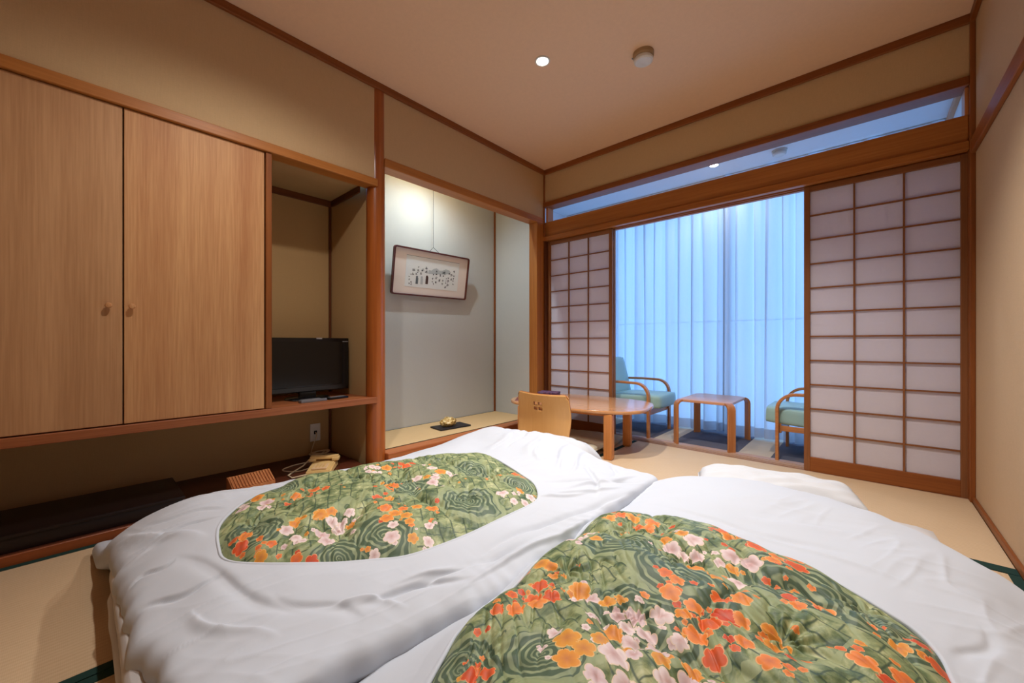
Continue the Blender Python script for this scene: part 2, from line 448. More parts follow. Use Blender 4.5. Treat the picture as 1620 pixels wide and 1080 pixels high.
mat_(-2.296, 1.30, -1.394, 3.074, 1, ['x1', 'x0'])
mat_(-2.296, -0.50, -1.394, 1.298, 1, ['x1', 'x0'])
mat_(-1.392, 0.40, -0.497, 2.180, 1, ['x0', 'x1'])
mat_(-0.495, 0.40, XR - 0.012, 2.180, 1, ['x0', 'x1'])
mat_(-1.392, YF, -0.497, 0.398, 1, ['x0', 'x1'])
mat_(-0.495, YF, XR - 0.012, 0.398, 1, ['x0', 'x1'])
mat_(-2.296, YF, -1.394, -0.502, 0, ['y1'])
# ceiling
st(box('ceiling', (XL - 0.05, YF, ZC), (XR + 0.05, YB + 0.1, ZC + 0.06), M['ceil']), 'brownish papered ceiling of the tatami room', 'ceiling')
# right and front walls
st(box('wall_right', (XR, YF, -0.1), (XR + 0.1, 3.14, ZC), M['wall_right']), 'beige papered wall at the right edge', 'wall')
st(box('wall_front', (XL - 0.6, YF - 0.1, -0.1), (XR + 0.1, YF, ZC), M['wall']), 'beige wall behind the camera', 'wall')
# left wall above the openings
bm = bmesh.new()
add_box(bm, (XL - 0.10, YF, 1.845), (XL, 1.30, ZC))
add_box(bm, (XL - 0.10, 1.30, 2.005), (XL, YB, ZC))
st(fin('wall_left', bm, M['wall']), 'beige papered wall above the cupboard and alcove openings', 'wall')
# partition between niche and alcove
bm = bmesh.new(); pv = [bm.verts.new((x, y, z)) for z in (-0.05, ZC) for x, y in ((-2.95, 1.195), (-2.40, 1.256), (-2.40, 1.34), (-2.95, 1.34))]
for f_ in ((0, 1, 2, 3), (4, 5, 6, 7), (0, 1, 5, 4), (1, 2, 6, 5), (2, 3, 7, 6), (3, 0, 4, 7)): bm.faces.new([pv[i] for i in f_])
st(fin('wall_partition', bm, M['niche']), 'short beige partition wall between television niche and alcove', 'wall')
st(box('wall_niche', (-2.95, YF, -0.05), (-2.84, PY, 1.87), M['niche']), 'beige back wall of the niche behind the television', 'wall')
st(box('ceiling_niche', (-2.84, 0.60, 1.812), (XL - 0.02, PY, 1.845), M['niche']), 'small papered ceiling inside the television niche', 'ceiling')
# alcove shell
st(box('wall_alcove_back', (-3.0, 1.34, -0.05), (-2.90, 2.94, ZC), M['alcove']), 'grey papered back wall of the alcove behind the picture', 'wall')
st(box('wall_alcove_right', (-2.95, 2.935, -0.05), (-2.43, YB + 0.03, ZC), M['alcove']), 'grey papered right side wall of the alcove', 'wall')
st(box('wall_alcove_left', (-2.90, 1.34, 0.0), (-2.42, 1.352, ZC), M['alcove']), 'grey papered left side wall of the alcove', 'wall')
st(box('ceiling_alcove', (-2.95, 1.30, 2.40), (XL - 0.10, 2.94, 2.46), M['ceil']), 'ceiling inside the alcove', 'ceiling')
af = st(box('floor_alcove', (-2.90, 1.353, 0.0), (-2.405, 2.934, 0.06), M['concrete']), 'base of the raised alcove floor', 'floor')
am = box('tatami_mat', (-2.899, 1.354, 0.06), (-2.405, 2.933, 0.0875), M['alcove_mat'], af, 0.001)
box('dark_edge', (-2.410, 1.354, 0.080), (-2.405, 2.933, 0.0885), M['border'], am)
box('dark_edge', (-2.899, 1.354, 0.080), (-2.894, 2.933, 0.0885), M['border'], am)
n = [0]
def trim(lo, hi, mat, label, bev=0.002):
    n[0] += 1
    return st(box('trim_%d' % n[0], lo, hi, mat, None, bev), label, 'trim')
# ceiling trims
trim((XL, YF, 2.432), (XL + 0.020, YB, ZC), M['trim_y'], 'brown wooden ceiling edge strip along the left wall')
trim((XL, YB - 0.020, 2.430), (XR, YB, ZC), M['trim_x'], 'brown wooden ceiling edge strip along the shoji wall')
trim((XR - 0.020, YF, 2.432), (XR, YB, ZC), M['trim_y'], 'brown wooden ceiling edge strip along the right wall')
# kamachi in front of alcove
trim((-2.405, 1.345, -0.03), (-2.298, YB - 0.01, 0.0865), M['kamachi'], 'reddish wooden front sill of the raised alcove floor', 0.004)
# alcove lintel
trim((XL - 0.100, 1.34, 1.955), (XL + 0.006, YB, 2.012), M['nag_y'], 'wooden lintel over the alcove opening', 0.003)
# cupboard lintel
bm = bmesh.new(); add_box(bm, (XL - 0.075, YF, 1.806), (XL + 0.018, 1.283, 1.853), 0.003)
n[0] += 1; st(fin('trim_%d' % n[0], bm, M['nag_y']), 'wooden lintel above the cupboard doors and niche', 'trim')
# alcove right post and beads
trim((XL - 0.10, 2.936, 0.0), (XL, YB, 1.955), M['nag_z'], 'square light wooden post at the right end of the alcove', 0.003)
trim((XL, YB - 0.012, 1.80), (XL + 0.016, YB, 2.432), M['trim_z'], 'thin wooden corner strip above the shoji left end')
trim((XL, YB - 0.005, 0.0), (XL + 0.020, YB + 0.13, 1.80), M['dark_z'], 'dark wooden jamb left of the shoji')
trim((XR - 0.020, YB - 0.018, 0.0), (XR, YB + 0.13, 2.432), M['trim_z'], 'brown wooden corner post right of the shoji')
trim((-2.90, 2.918, 0.0875), (-2.884, 2.935, 2.40), M['trim_z'], 'thin vertical wooden strip in the alcove back corner')
trim((-2.84, 1.192, 0.04), (-2.826, 1.208, 1.812), M['dark_z'], 'thin dark vertical strip in the niche back corner')
trim((-2.84, 0.66, 1.770), (-2.824, PY - 0.012, 1.812), M['dark_y'], 'dark wooden strip along the niche ceiling at the back')
trim((-2.824, PY - 0.014, 1.770), (XL - 0.08, PY, 1.812), M['dark_x'], 'dark wooden strip along the niche ceiling at the side')
# round post
bm = bmesh.new()
rings = []
for i in range(13):
    z = 0.0 + (ZC - 0.02) * i / 12
    rr = 0.061 - 0.004 * i / 12
    rings.append([bm.verts.new((-2.381 + rr * math.cos(2 * math.pi * k / 40), 1.302 + rr * math.sin(2 * math.pi * k / 40), z)) for k in range(40)])
for a, b in zip(rings, rings[1:]):
    for k in range(40): bm.faces.new((a[k], a[(k + 1) % 40], b[(k + 1) % 40], b[k]))
bm.faces.new(rings[0]); bm.faces.new(rings[-1])
n[0] += 1; st(fin('trim_%d' % n[0], bm, M['post'], auto=40), 'polished round reddish wooden post beside the alcove', 'post')
# shoji wall: beams, ranma, wall
st(box('wall_back', (XL, YB, 2.160), (XR, YB + 0.10, ZC), M['wall_back']), 'beige papered wall above the transom opening', 'wall')
trim((XL, YB - 0.018, 2.117), (XR - 0.020, YB + 0.10, 2.162), M['trim_x'], 'brown wooden rail on top of the transom opening', 0.003)
trim((XL + 0.004, YB + 0.010, 1.830), (XR - 0.020, YB + 0.10, 1.976), M['nag_x'], 'wide wooden beam under the transom opening', 0.003)
kb = bmesh.new()
add_box(kb, (XL, YB - 0.014, 1.791), (XR - 0.020, YB + 0.030, 1.834), 0.003)
add_box(kb, (XL, YB + 0.062, 1.791), (XR - 0.020, YB + 0.068, 1.830))
add_box(kb, (XL, YB + 0.030, 1.806), (XR - 0.020, YB + 0.13, 1.830))
add_box(kb, (XL, YB + 0.100, 1.791), (XR - 0.020, YB + 0.13, 1.830))
n[0] += 1; st(fin('trim_%d' % n[0], kb, M['nag_x']), 'grooved wooden head rail above the shoji', 'trim')
trim((XL + 0.016, YB + 0.012, 1.976), (XL + 0.040, YB + 0.10, 2.117), M['beech_z'], 'left end piece inside the transom opening')
trim((XR - 0.034, YB + 0.012, 1.976), (XR - 0.020, YB + 0.10, 2.117), M['beech_z'], 'right end piece inside the transom opening')
# right wall moulding
trim((XR - 0.018, YF, 1.762), (XR, YB - 0.018, 1.836), M['trim_y'], 'brown wooden rail along the right wall', 0.003)
st(box('baseboard_right', (XR - 0.012, YF, 0.0), (XR, YB + 0.02, 0.028), M['trim_y'], None, 0.002), 'low wooden strip at the foot of the right wall', 'baseboard')
# sill with grooves
sb = bmesh.new()
add_box(sb, (XL, 3.075, -0.05), (XR, 3.260, -0.008))
for a, b in ((3.075, 3.086), (3.112, 3.122), (3.148, 3.160), (3.172, 3.182), (3.194, 3.260)):
    add_box(sb, (XL, a, -0.009), (XR, b, 0.0), 0.001)
trk = st(fin('trim_30', sb, m_wood('track_wood', srgb(206, 168, 138), srgb(178, 136, 106), 0, 90)), 'grooved wooden floor track under the shoji', 'sill')

for a, b in ((3.086, 3.112), (3.122, 3.148), (3.160, 3.172), (3.182, 3.194)):  # dark strips on the channel beds put their shade into the colour
    tag(box('groove_shade', (XL, a, -0.0082), (XR, b, -0.0072), M['dark_x'], trk), 'dark strip painting the shade inside a sliding channel')
# ---- long counter under the cupboard
cb = bmesh.new(); add_box(cb, (-2.84, YF, -0.03), (-2.312, PY, 0.036), 0.002)
ct = fin('low_counter', cb, M['counter']); tag(ct, 'low dark wooden counter board under the long shelf', 'counter')
tag(box('front_edge', (-2.312, YF, -0.03), (-2.298, 1.25, 0.037), M['counter_edge'], ct, 0.002), 'reddish wooden front edge')

# ---- cupboard
cup = empty('wall_cupboard', (XL, 0.126, 0.46), 'wall cupboard with two tall pale veneer doors above the long shelf', 'cupboard')
L = lambda x, y, z: (x - XL, y - 0.126, z - 0.46)
def lbox(name, lo, hi, mat, parent, o, bev=0.0, seg=1):
    return box(name, tuple(a - b for a, b in zip(lo, o)), tuple(a - b for a, b in zip(hi, o)), mat, parent, bev, seg)
OC = (XL, 0.126, 0.46)
bodyb = bmesh.new()
for lo, hi in (((-2.82, YF + 0.02, 0.461), (-2.36, 0.655, 0.475)), ((-2.82, YF + 0.02, 1.79), (-2.36, 0.655, 1.804)),
               ((-2.83, YF + 0.02, 0.461), (-2.82, 0.655, 1.804)), ((-2.82, 0.645, 0.475), (-2.36, 0.655, 1.79)), ((-2.82, YF + 0.02, 0.475), (-2.36, YF + 0.03, 1.79))):
    add_box(bodyb, tuple(a - b for a, b in zip(lo, OC)), tuple(a - b for a, b in zip(hi, OC)))
fin('body', bodyb, M['niche'], cup)
d1 = lbox('door', (-2.357, -0.405, 0.464), (-2.334, 0.1235, 1.803), M['door_left'], cup, OC, 0.0015)
d2 = lbox('door', (-2.357, 0.1285, 0.464), (-2.334, 0.650, 1.803), M['door'], cup, OC, 0.0015)
d3 = lbox('door', (-2.357, -0.935, 0.464), (-2.334, -0.410, 1.803), M['door'], cup, OC, 0.0015)
def knob(y, par):
    kb = bmesh.new(); rings = []
    for r, x in ((0.0055, 0.0), (0.0055, 0.008), (0.0105, 0.012), (0.0115, 0.018), (0.009, 0.022), (0.0001, 0.0235)):
        rings.append([kb.verts.new((x - 2.334 - OC[0], y + r * math.cos(k * math.pi / 8) - OC[1], 0.962 + r * math.sin(k * math.pi / 8) - OC[2])) for k in range(16)])
    for a, b in zip(rings, rings[1:]):
        for k in range(16): kb.faces.new((a[k], a[(k + 1) % 16], b[(k + 1) % 16], b[k]))
    fin('knob', kb, M['door'], par, auto=40)
knob(0.082, d1); knob(0.152, d2)
lbox('stile', (-2.40, 0.656, 0.461), (-2.328, 0.684, 1.804), M['trim_z'], cup, OC, 0.002)
# shelf
tag(box('long_shelf', (-2.83, YF + 0.01, 0.421), (XL + 0.014, 1.283, 0.459), M['shelf'], None, 0.002), 'long thick wooden shelf board carrying the cupboard and television', 'shelf')

# ---- low black box on the counter
lb = empty('low_chest', (-2.51, -0.35, 0.0372), 'long low black box lying on the counter under the cupboard', 'box')
box('body', (-0.180, -0.80, 0.0), (0.180, 0.675, 0.052), M['lacquer'], lb, 0.003, 2)
box('lid', (-0.184, -0.804, 0.052), (0.184, 0.679, 0.066), M['lacquer'], lb, 0.003, 2)

# ================================================================== SHOJI
PW, PH = 0.690, 1.790
NC, NR = 3, 11
sh = {}
XA, XBp, ZA, ZB = 0.030, 0.659, 0.088, 1.756
mw = 0.0085
cw, rh = (XBp - XA) / NC, (ZB - ZA) / NR
def shoji(nm, x0, y0, label, mirror=False):
    """x0 = left end, y0 = front face"""
    d = bpy.data.objects.new(nm, None); C.objects.link(d); d.location = (x0, y0, 0.0)
    st(d, label, 'shoji')
    if not sh:
        sh['stile'] = box('stile', (0, 0, 0), (XA, 0.028, PH), M['sho_z'], d, 0.0015)
        sh['bottom_rail'] = box('bottom_rail', (XA, 0.001, 0), (XBp, 0.027, ZA), M['trim_x'], d, 0.0015)
        sh['top_rail'] = box('top_rail', (XA, 0.001, ZB), (XBp, 0.027, PH), M['sho_x'], d, 0.0015)
        sh['mv'] = box('muntin', (-mw / 2, 0, ZA), (mw / 2, 0.012, ZB), M['sho_z'], d)
        sh['mh'] = box('muntin', (XA, 0.002, -mw / 2), (XBp, 0.012, mw / 2), M['sho_x'], d)
        sh['pane'] = box('paper_pane', (0, 0, 0), (cw - 0.0005, 0.001, rh - 0.0005), M['shoji'], d)
        for k in ('mv', 'mh', 'pane'):
            bpy.data.objects.remove(sh[k].copy()) if False else None
        sh['mv'].location = (XA + cw, 0.003, 0)
        sh['mh'].location = (0, 0.003, ZA + rh)
        sh['pane'].location = (XA, 0.0155, ZA)
        first = True
    else:
        first = False
        for k in ('stile', 'bottom_rail', 'top_rail'): inst(sh[k], k, (0, 0, 0), d)
    s2 = inst(sh['stile'], 'stile', (XBp, 0, 0), d)
    for c in range(1, NC):
        if not (first and c == 1): inst(sh['mv'], 'muntin', (XA + cw * c, 0.003, 0), d)
    for r in range(1, NR):
        if not (first and r == 1): inst(sh['mh'], 'muntin', (0, 0.003, ZA + rh * r), d)
    for c in range(NC):
        for r in range(NR):
            if first and c == 0 and r == 0: continue
            inst(sh['pane'], 'paper_pane', (XA + cw * c, 0.0155, ZA + rh * r), d)
    return d
shoji('door_1', -2.315, 3.122, 'rear paper shoji stacked behind the left shoji')
shoji('door_2', -2.318, 3.086, 'paper shoji of three by eleven panes standing at the left of the opening')
shoji('door_3', -0.2985, 3.122, 'rear paper shoji stacked behind the right shoji')
shoji('door_4', -0.2945, 3.086, 'paper shoji of three by eleven panes standing beside the right wall')

# ================================================================== VERANDA
vf = st(box('floor_veranda', (-2.7, 3.26, -0.06), (0.62, 4.3, -0.006), M['concrete']), 'floor of the window veranda', 'floor')
xs = [(-2.68, -1.83, 'carpet_light'), (-1.83, -1.335, 'carpet_dark'), (-1.335, -1.18, 'carpet_light'), (-1.18, -0.703, 'carpet_dark'),
      (-0.703, -0.50, 'carpet_light'), (-0.50, -0.02, 'carpet_dark'), (-0.02, 0.60, 'carpet_light')]
for a, b, m in xs:
    for y0, y1 in ((3.262, 3.78), (3.78, 4.06)):
        box('carpet_tile', (a + 0.0006, y0 + 0.0006, -0.006), (b - 0.0006, y1 - 0.0006, 0.0), M[m], vf, 0.0008)
ZV = 2.27
st(box('ceiling_veranda', (-2.7, YB + 0.10, ZV), (0.62, 4.10, ZV + 0.05), M['vwall']), 'pale ceiling of the veranda seen through the transom', 'ceiling')
st(box('wall_veranda_right', (0.408, YB + 0.13, -0.06), (0.52, 4.05, ZV), M['vwall']), 'pale right end wall of the veranda', 'wall')
st(box('wall_veranda_left', (-2.8, YB + 0.13, -0.06), (-2.6, 4.05, ZV), M['vwall']), 'pale left end wall of the veranda', 'wall')
trim((0.385, YB + 0.13, 2.232), (0.408, 3.98, ZV), M['beech_y'], 'wooden strip between veranda ceiling and its right wall')
# window behind the curtain
st(box('wall_window_top', (-2.7, 4.0, 2.255), (0.62, 4.08, ZV), M['vwall']), 'wall strip above the veranda window', 'wall')
wf = bmesh.new()
add_box(wf, (-2.6, 3.99, 0.0), (0.408, 4.05, 0.05)); add_box(wf, (-2.6, 3.99, 2.22), (0.408, 4.05, 2.26))
add_box(wf, (-2.6, 3.99, 0.05), (-2.54, 4.05, 2.23)); add_box(wf, (0.35, 3.99, 0.05), (0.408, 4.05, 2.23))
add_box(wf, (-0.99, 3.99, 0.05), (-0.93, 4.05, 2.23)); add_box(wf, (-2.54, 4.022, 1.00), (0.35, 4.03, 1.010))
wn = st(fin('window_1', wf, M['alu']), 'sliding aluminium window behind the sheer curtain', 'window')
box('window_pane', (-2.54, 4.035, 0.05), (-0.99, 4.041, 2.23), M['glass'], wn)
box('window_pane', (-0.93, 4.035, 0.05), (0.35, 4.041, 2.23), M['glass'], wn)
# curtains
def curtain(x0, x1, label, seed, gather_side):
    rnd = random.Random(seed)
    nx, nz = 620, 26
    z0, z1 = 0.012, 2.256
    W = x1 - x0
    folds = [0.0]
    while folds[-1] < 1.0: folds.append(folds[-1] + rnd.uniform(0.075, 0.135) / W)
    verts, faces = [], []
    for j in range(nz + 1):
        v = j / nz; z = z0 + (z1 - z0) * v
        for i in range(nx + 1):
            u = i / nx
            k = max(q for q in range(len(folds)) if folds[q] <= u + 1e-9)
            k = min(k, len(folds) - 2)
            t = (u - folds[k]) / (folds[k + 1] - folds[k])
            # pleat: deep narrow valley at each fold line, shallow swell between, loosening toward the hem
            valley = math.exp(-((min(t, 1 - t)) / (0.10 + 0.10 * (1 - v))) ** 2)
            swell = math.sin(math.pi * t)
            amp = 0.8 + 0.45 * math.sin(k * 2.1 + seed)
            y = 3.795 + (0.035 if gather_side > 0 else 0.0) - 0.030 * swell * amp + 0.034 * valley
            y += 0.010 * math.sin(u * 17 + seed + 2.2 * v) * (1 - v) + 0.006 * noise.noise(Vector((u * 40, v * 2.5, seed)))
            e = (1 - u if gather_side > 0 else u)
            if e < 0.09: y += -0.02 * math.sin(e * 190) * (1 - e / 0.09)
            # cloth doubles back on itself beside each pleat, more so near the heading
            b = 0.20 * (0.25 + 0.75 * v) * (0.7 + 0.5 * math.sin(k * 1.9 + seed))
            if t < 0.25: tt = t / 0.25 * (b + 0.02)
            elif t < 0.45: tt = (b + 0.02) - (t - 0.25) / 0.2 * b; y += 0.012 * math.sin((t - 0.25) / 0.2 * math.pi)
            else: tt = 0.02 + (t - 0.45) / 0.55 * 0.98
            x = x0 + W * (folds[k] + (folds[k + 1] - folds[k]) * tt) + 0.006 * math.sin(k * 3.7 + v * 2.2)
            verts.append((x, y, z + (0.006 * math.sin(u * 24 + seed) + 0.004 if j == 0 else 0)))
    cutj = 1
    def faces_of(j0, j1):
        return [(j * (nx + 1) + i, j * (nx + 1) + i + 1, (j + 1) * (nx + 1) + i + 1, (j + 1) * (nx + 1) + i) for j in range(j0, j1) for i in range(nx)]
    root = bpy.data.objects.new('sheer_curtain', None); C.objects.link(root); root.location = ((x0 + x1) / 2, 3.80, 0)
    tag(root, label, 'curtain', None)
    off = Vector(root.location)
    vs = [tuple(Vector(q) - off) for q in verts]
    for nme, f, mt in (('curtain_panel', faces_of(cutj, nz), 'curtain'), ('hem', faces_of(0, cutj), 'curtain_hem')):
        me = bpy.data.meshes.new(nme)
        used = sorted({i for q in f for i in q}); mp = {a: b for b, a in enumerate(used)}
        me.from_pydata([vs[i] for i in used], [], [tuple(mp[i] for i in q) for q in f])
        link_mesh(nme, me, M[mt], root, True)
curtain(-2.55, -0.927, 'left sheer white curtain hanging behind the teal armchair at left', 3, 1)
curtain(-0.922, 0.385, 'right sheer white curtain hanging behind the low side table', 8, -1)
tag(box('curtain_rail', (-2.58, 3.79, 2.258), (0.40, 3.81, ZV), M['fixture'], None, 0.002), 'white curtain rail under the veranda ceiling', 'rail')

# ---- armchairs
def armchair(xf, s, label):
    """front leg at x=xf, chair faces +x if s=1 else -x. y from 3.24 to 3.71"""
    yc = 3.475
    t = empty('armchair', (xf, yc, 0), label, 'armchair', 0 if s > 0 else math.pi)
    for sy in (-1, 1):
        y = 0.235 * sy
        a = arc(-0.11, 0.345, 0.11, 0, 90, 9)
        path = [(0, y, 0.0), (0, y, 0.15), (0, y, 0.25), (0, y, 0.32)] + [(px, y, pz) for px, pz in a] + [(-0.25, y, 0.457), (-0.40, y, 0.452), (-0.56, y, 0.445), (-0.60, y, 0.44)]
        strip('arm', path, (0, 1, 0), 0.040, 0.020, M['beech_x'], t)
        strip('leg', [(-0.56, y, 0.437), (-0.555, y, 0.30), (-0.565, y, 0.15), (-0.58, y, 0.0)], (0, 1, 0), 0.038, 0.024, M['beech_z'], t)
        box('side_rail', (-0.55, y - sy * 0.034, 0.195), (0.01, y - sy * 0.021, 0.232), M['beech_x'], t, 0.002)
    box('front_rail', (-0.020, -0.2135, 0.180), (-0.008, 0.2135, 0.245), M['beech_y'], t, 0.002)
    box('rear_rail', (-0.545, -0.2135, 0.180), (-0.530, 0.2135, 0.230), M['beech_y'], t, 0.002)
    # cushion
    def cushion(name, lo, hi, mtx=None, crown=0.012):
        bm = bmesh.new()
        add_box(bm, lo, hi)
        bmesh.ops.subdivide_edges(bm, edges=bm.edges[:], cuts=5, use_grid_fill=True)
        c = [(a + b) / 2 for a, b in zip(lo, hi)]; h = [(b - a) / 2 for a, b in zip(lo, hi)]
        rr = 0.030
        for v in bm.verts:
            p = [(v.co[i] - c[i]) for i in range(3)]
            q = [max(-(h[i] - rr), min(h[i] - rr, p[i])) for i in range(3)]
            d = Vector([p[i] - q[i] for i in range(3)])
            if d.length > 1e-6: d = d.normalized() * rr
            nx_, ny_ = p[0] / h[0], p[1] / h[1]
            bulge = crown * (1 - nx_ ** 2) * (1 - ny_ ** 2) * (1 if p[2] > 0 else -0.2)
            v.co = Vector([c[i] + q[i] + d[i] for i in range(3)]) + Vector((0, 0, bulge))
        if mtx is not None: bmesh.ops.transform(bm, matrix=mtx, verts=bm.verts[:])
        return fin(name, bm, M['teal'], t, True)
    mt = Matrix.Translation((0, 0, 0.233)) @ Matrix.Rotation(R(-3.0), 4, 'Y')
    cushion('seat_cushion', (-0.52, -0.208, 0.0), (0.085, 0.208, 0.125), mt)
    mt = Matrix.Translation((-0.40, 0, 0.36)) @ Matrix.Rotation(R(-104), 4, 'Y')
    cushion('back_cushion', (-0.06, -0.205, -0.045), (0.31, 0.205, 0.035), mt, 0.006)
    return t
armchair(-1.372, 1, 'teal armchair with bentwood arms at the left end of the veranda')
armchair(-0.458, -1, 'teal armchair with bentwood arms half hidden by the right shoji')

# ---- bentwood side table
t = empty('side_table', (-0.935, 3.48, 0), 'small square bentwood side table between the armchairs', 'table')
HX, HY, ZT = 0.205, 0.268, 0.355
bm = bmesh.new()
ol = []
for sx, sy, a0 in ((1, 1, 0), (-1, 1, 90), (-1, -1, 180), (1, -1, 270)):
    rr = 0.05
    for k in range(6):
        a = R(a0 + 90 * k / 5)
        ol.append((sx * (HX - 0.014 - rr) + rr * math.cos(a), sy * (HY - 0.014 - rr) + rr * math.sin(a)))
rings = [[bm.verts.new((x * f, y * f, z)) for x, y in ol] for f, z in ((0.985, ZT - 0.020), (1, ZT - 0.017), (1, ZT - 0.003), (0.985, ZT))]
nn = len(ol)
for a, b in zip(rings, rings[1:]):
    for k in range(nn): bm.faces.new((a[k], a[(k + 1) % nn], b[(k + 1) % nn], b[k]))
bm.faces.new(rings[0]); bm.faces.new(rings[-1])
fin('tabletop', bm, M['lowtop'], t, auto=35)
for sx in (-1, 1):
    for sy in (-1, 1):
        d = Vector((sx, sy, 0)).normalized(); wd = Vector((-d.y, d.x, 0))
        corner = Vector((sx * (HX - 0.006), sy * (HY - 0.006), 0))
        path = []
        for q in (-0.085, -0.06): path.append(corner + d * q + Vector((0, 0, ZT - 0.0095)))
        for k in range(8):
            a = R(90 - 90 * k / 7)
            path.append(corner + d * (-0.045 + 0.045 * math.cos(a)) + Vector((0, 0, ZT - 0.0545 + 0.045 * math.sin(a))))
        path += [corner + Vector((0, 0, 0.18)), corner + Vector((0, 0, 0.0))]
        strip('leg', path, wd, 0.058, 0.018, M['beech_z'], t)

# ================================================================== LOW TABLE
t = empty('low_table', (-1.715, 2.700, 0), 'low oval wooden tea table standing on stout legs before the left shoji', 'table', R(9))
def superell(a, b, p, n=96, off=0.0):
    out = []
    for k in range(n):
        th = 2 * math.pi * k / n; c, s = math.cos(th), math.sin(th)
        out.append(((a + off) * math.copysign(abs(c) ** (2 / p), c), (b + off) * math.copysign(abs(s) ** (2 / p), s)))
    return out
bm = bmesh.new(); rings = []
for off, z in ((-0.010, 0.312), (-0.002, 0.314), (0.0, 0.320), (0.0, 0.331), (-0.003, 0.336)):
    rings.append([bm.verts.new((x, y, z)) for x, y in superell(0.558, 0.360, 3.0, 96, off)])
for a, b in zip(rings, rings[1:]):
    for k in range(96): bm.faces.new((a[k], a[(k + 1) % 96], b[(k + 1) % 96], b[k]))
bm.faces.new(rings[0]); bm.faces.new(rings[-1])
fin('tabletop', bm, M['table'], t, auto=35)
for sx in (-1, 1):
    for sy in (-1, 1):
        ly_ = -0.297 if sy < 0 else 0.130
        box('leg', (sx * 0.350 - 0.031, ly_ - 0.031, 0.0), (sx * 0.350 + 0.031, ly_ + 0.031, 0.312), M['table_leg'], t, 0.012, 2)
for sy in (-1, 1):
    ly_ = -0.25 if sy < 0 else 0.130
    box('apron', (-0.319, ly_ - 0.01, 0.285), (0.319, ly_ + 0.01, 0.312), M['table_leg'], t, 0.002)

# objects on table
t = empty('wrapped_box', (-2.06, 2.76, 0.336), 'flat box in dark red and blue patterned cloth on the tea table', 'box', R(20))
box('body', (-0.085, -0.06, 0.0), (0.085, 0.06, 0.030), M['wrap'], t, 0.004, 2)
box('lid', (-0.087, -0.062, 0.030), (0.087, 0.062, 0.042), M['wrap'], t, 0.004, 2)
bm = bmesh.new()
vs = [bm.verts.new(p) for p in ((-0.045, -0.03, 0), (0.045, -0.03, 0), (0.045, 0.03, 0), (-0.045, 0.03, 0), (-0.018, -0.008, 0.034), (0.03, -0.008, 0.034), (0.03, 0.008, 0.034), (-0.018, 0.008, 0.034))]
for f in ((0, 1, 2, 3), (4, 5, 6, 7), (0, 1, 5, 4), (1, 2, 6, 5), (2, 3, 7, 6), (3, 0, 4, 7)): bm.faces.new([vs[i] for i in f])
o = fin('lacquer_dish', bm, M['redbox']); o.location = (-2.095, 2.42, 0.336); o.rotation_euler = (0, 0, R(30))
tag(o, 'small dark red lacquer piece near the left edge of the tea table', 'dish')

# ---- zaisu (legless chair)
t = empty('legless_chair', (-1.686, 2.20, 0.0), 'legless bent plywood floor chair with four small cut-outs in its back', 'chair', R(1.5))
NXg, NZg = 44, 40
W2 = 0.224
# profile: seat at z=.02 going back, curving up into the back (local y toward the table)
prof = []
for k in range(NZg + 1):
    s = k / NZg
    if s < 0.22:
        a = R(270 - 90 * (s / 0.22)); prof.append((0.02 + 0.075 * math.cos(a) * 1.0 + 0.01, 0.095 + 0.078 * math.sin(a)))
    else:
        q = (s - 0.22) / 0.78; prof.append((-0.045 - 0.018 * q ** 2 + 0.012 * math.sin(math.pi * q), 0.095 + q * 0.362))
def zpt(i, k):
    u = i / NXg * 2 - 1
    y, z = prof[k]
    q = max(0, (k / NZg - 0.22) / 0.78)
    wide = W2 * (0.93 + 0.07 * math.sin(math.pi * min(1, q * 0.9)) + 0.0 * q)
    y2 = y + 0.040 * u * u * min(1, q * 1.5 + 0.2)
    top = 0.006 * (1 - u * u) * q
    z2 = z - top
    # rounded top corners
    ex = abs(u) * wide
    rc = 0.03
    if z > 0.457 - rc and ex > wide - rc:
        dx = (ex - (wide - rc)) / rc; lim = 0.457 - rc + rc * math.sqrt(max(0, 1 - dx * dx))
        z2 = min(z2, lim)
    return (u * wide, y2, z2)
verts = [zpt(i, k) for k in range(NZg + 1) for i in range(NXg + 1)]
holes = set()
ih, kh = 21, 34
for di in (0, 4):
    for dk in (0, 3):
        for a in (0, 1, 2):
            for b in (0, 1): holes.add((ih - 4 + di + a, kh - 4 + dk + b))
faces = [(k * (NXg + 1) + i, k * (NXg + 1) + i + 1, (k + 1) * (NXg + 1) + i + 1, (k + 1) * (NXg + 1) + i)
         for k in range(NZg) for i in range(NXg) if (i, k) not in holes]
me = bpy.data.meshes.new('backrest'); me.from_pydata(verts, [], faces)
o = link_mesh('backrest', me, M['ply'], t, True)
me.materials.append(M['ply_edge'])
md = o.modifiers.new('thickness', 'SOLIDIFY'); md.thickness = 0.013; md.offset = 0; md.material_offset_rim = 1
bm = bmesh.new()
ol = [(-W2 * 0.93, 0.03), (W2 * 0.93, 0.03), (W2 * 0.93, 0.36), (W2 * 0.80, 0.42), (-W2 * 0.80, 0.42), (-W2 * 0.93, 0.36)]
rings = [[bm.verts.new((x, y, z)) for x, y in ol] for z in (0.004, 0.017)]
for k in range(6): bm.faces.new((rings[0][k], rings[0][(k + 1) % 6], rings[1][(k + 1) % 6], rings[1][k]))
bm.faces.new(rings[0]); bm.faces.new(rings[1])
fin('seat', bm, M['ply'], t)
box('foot_strip', (-0.18, 0.10, 0.0), (0.18, 0.13, 0.004), M['ply_edge'], t)
box('foot_strip', (-0.18, 0.30, 0.0), (0.18, 0.33, 0.004), M['ply_edge'], t)

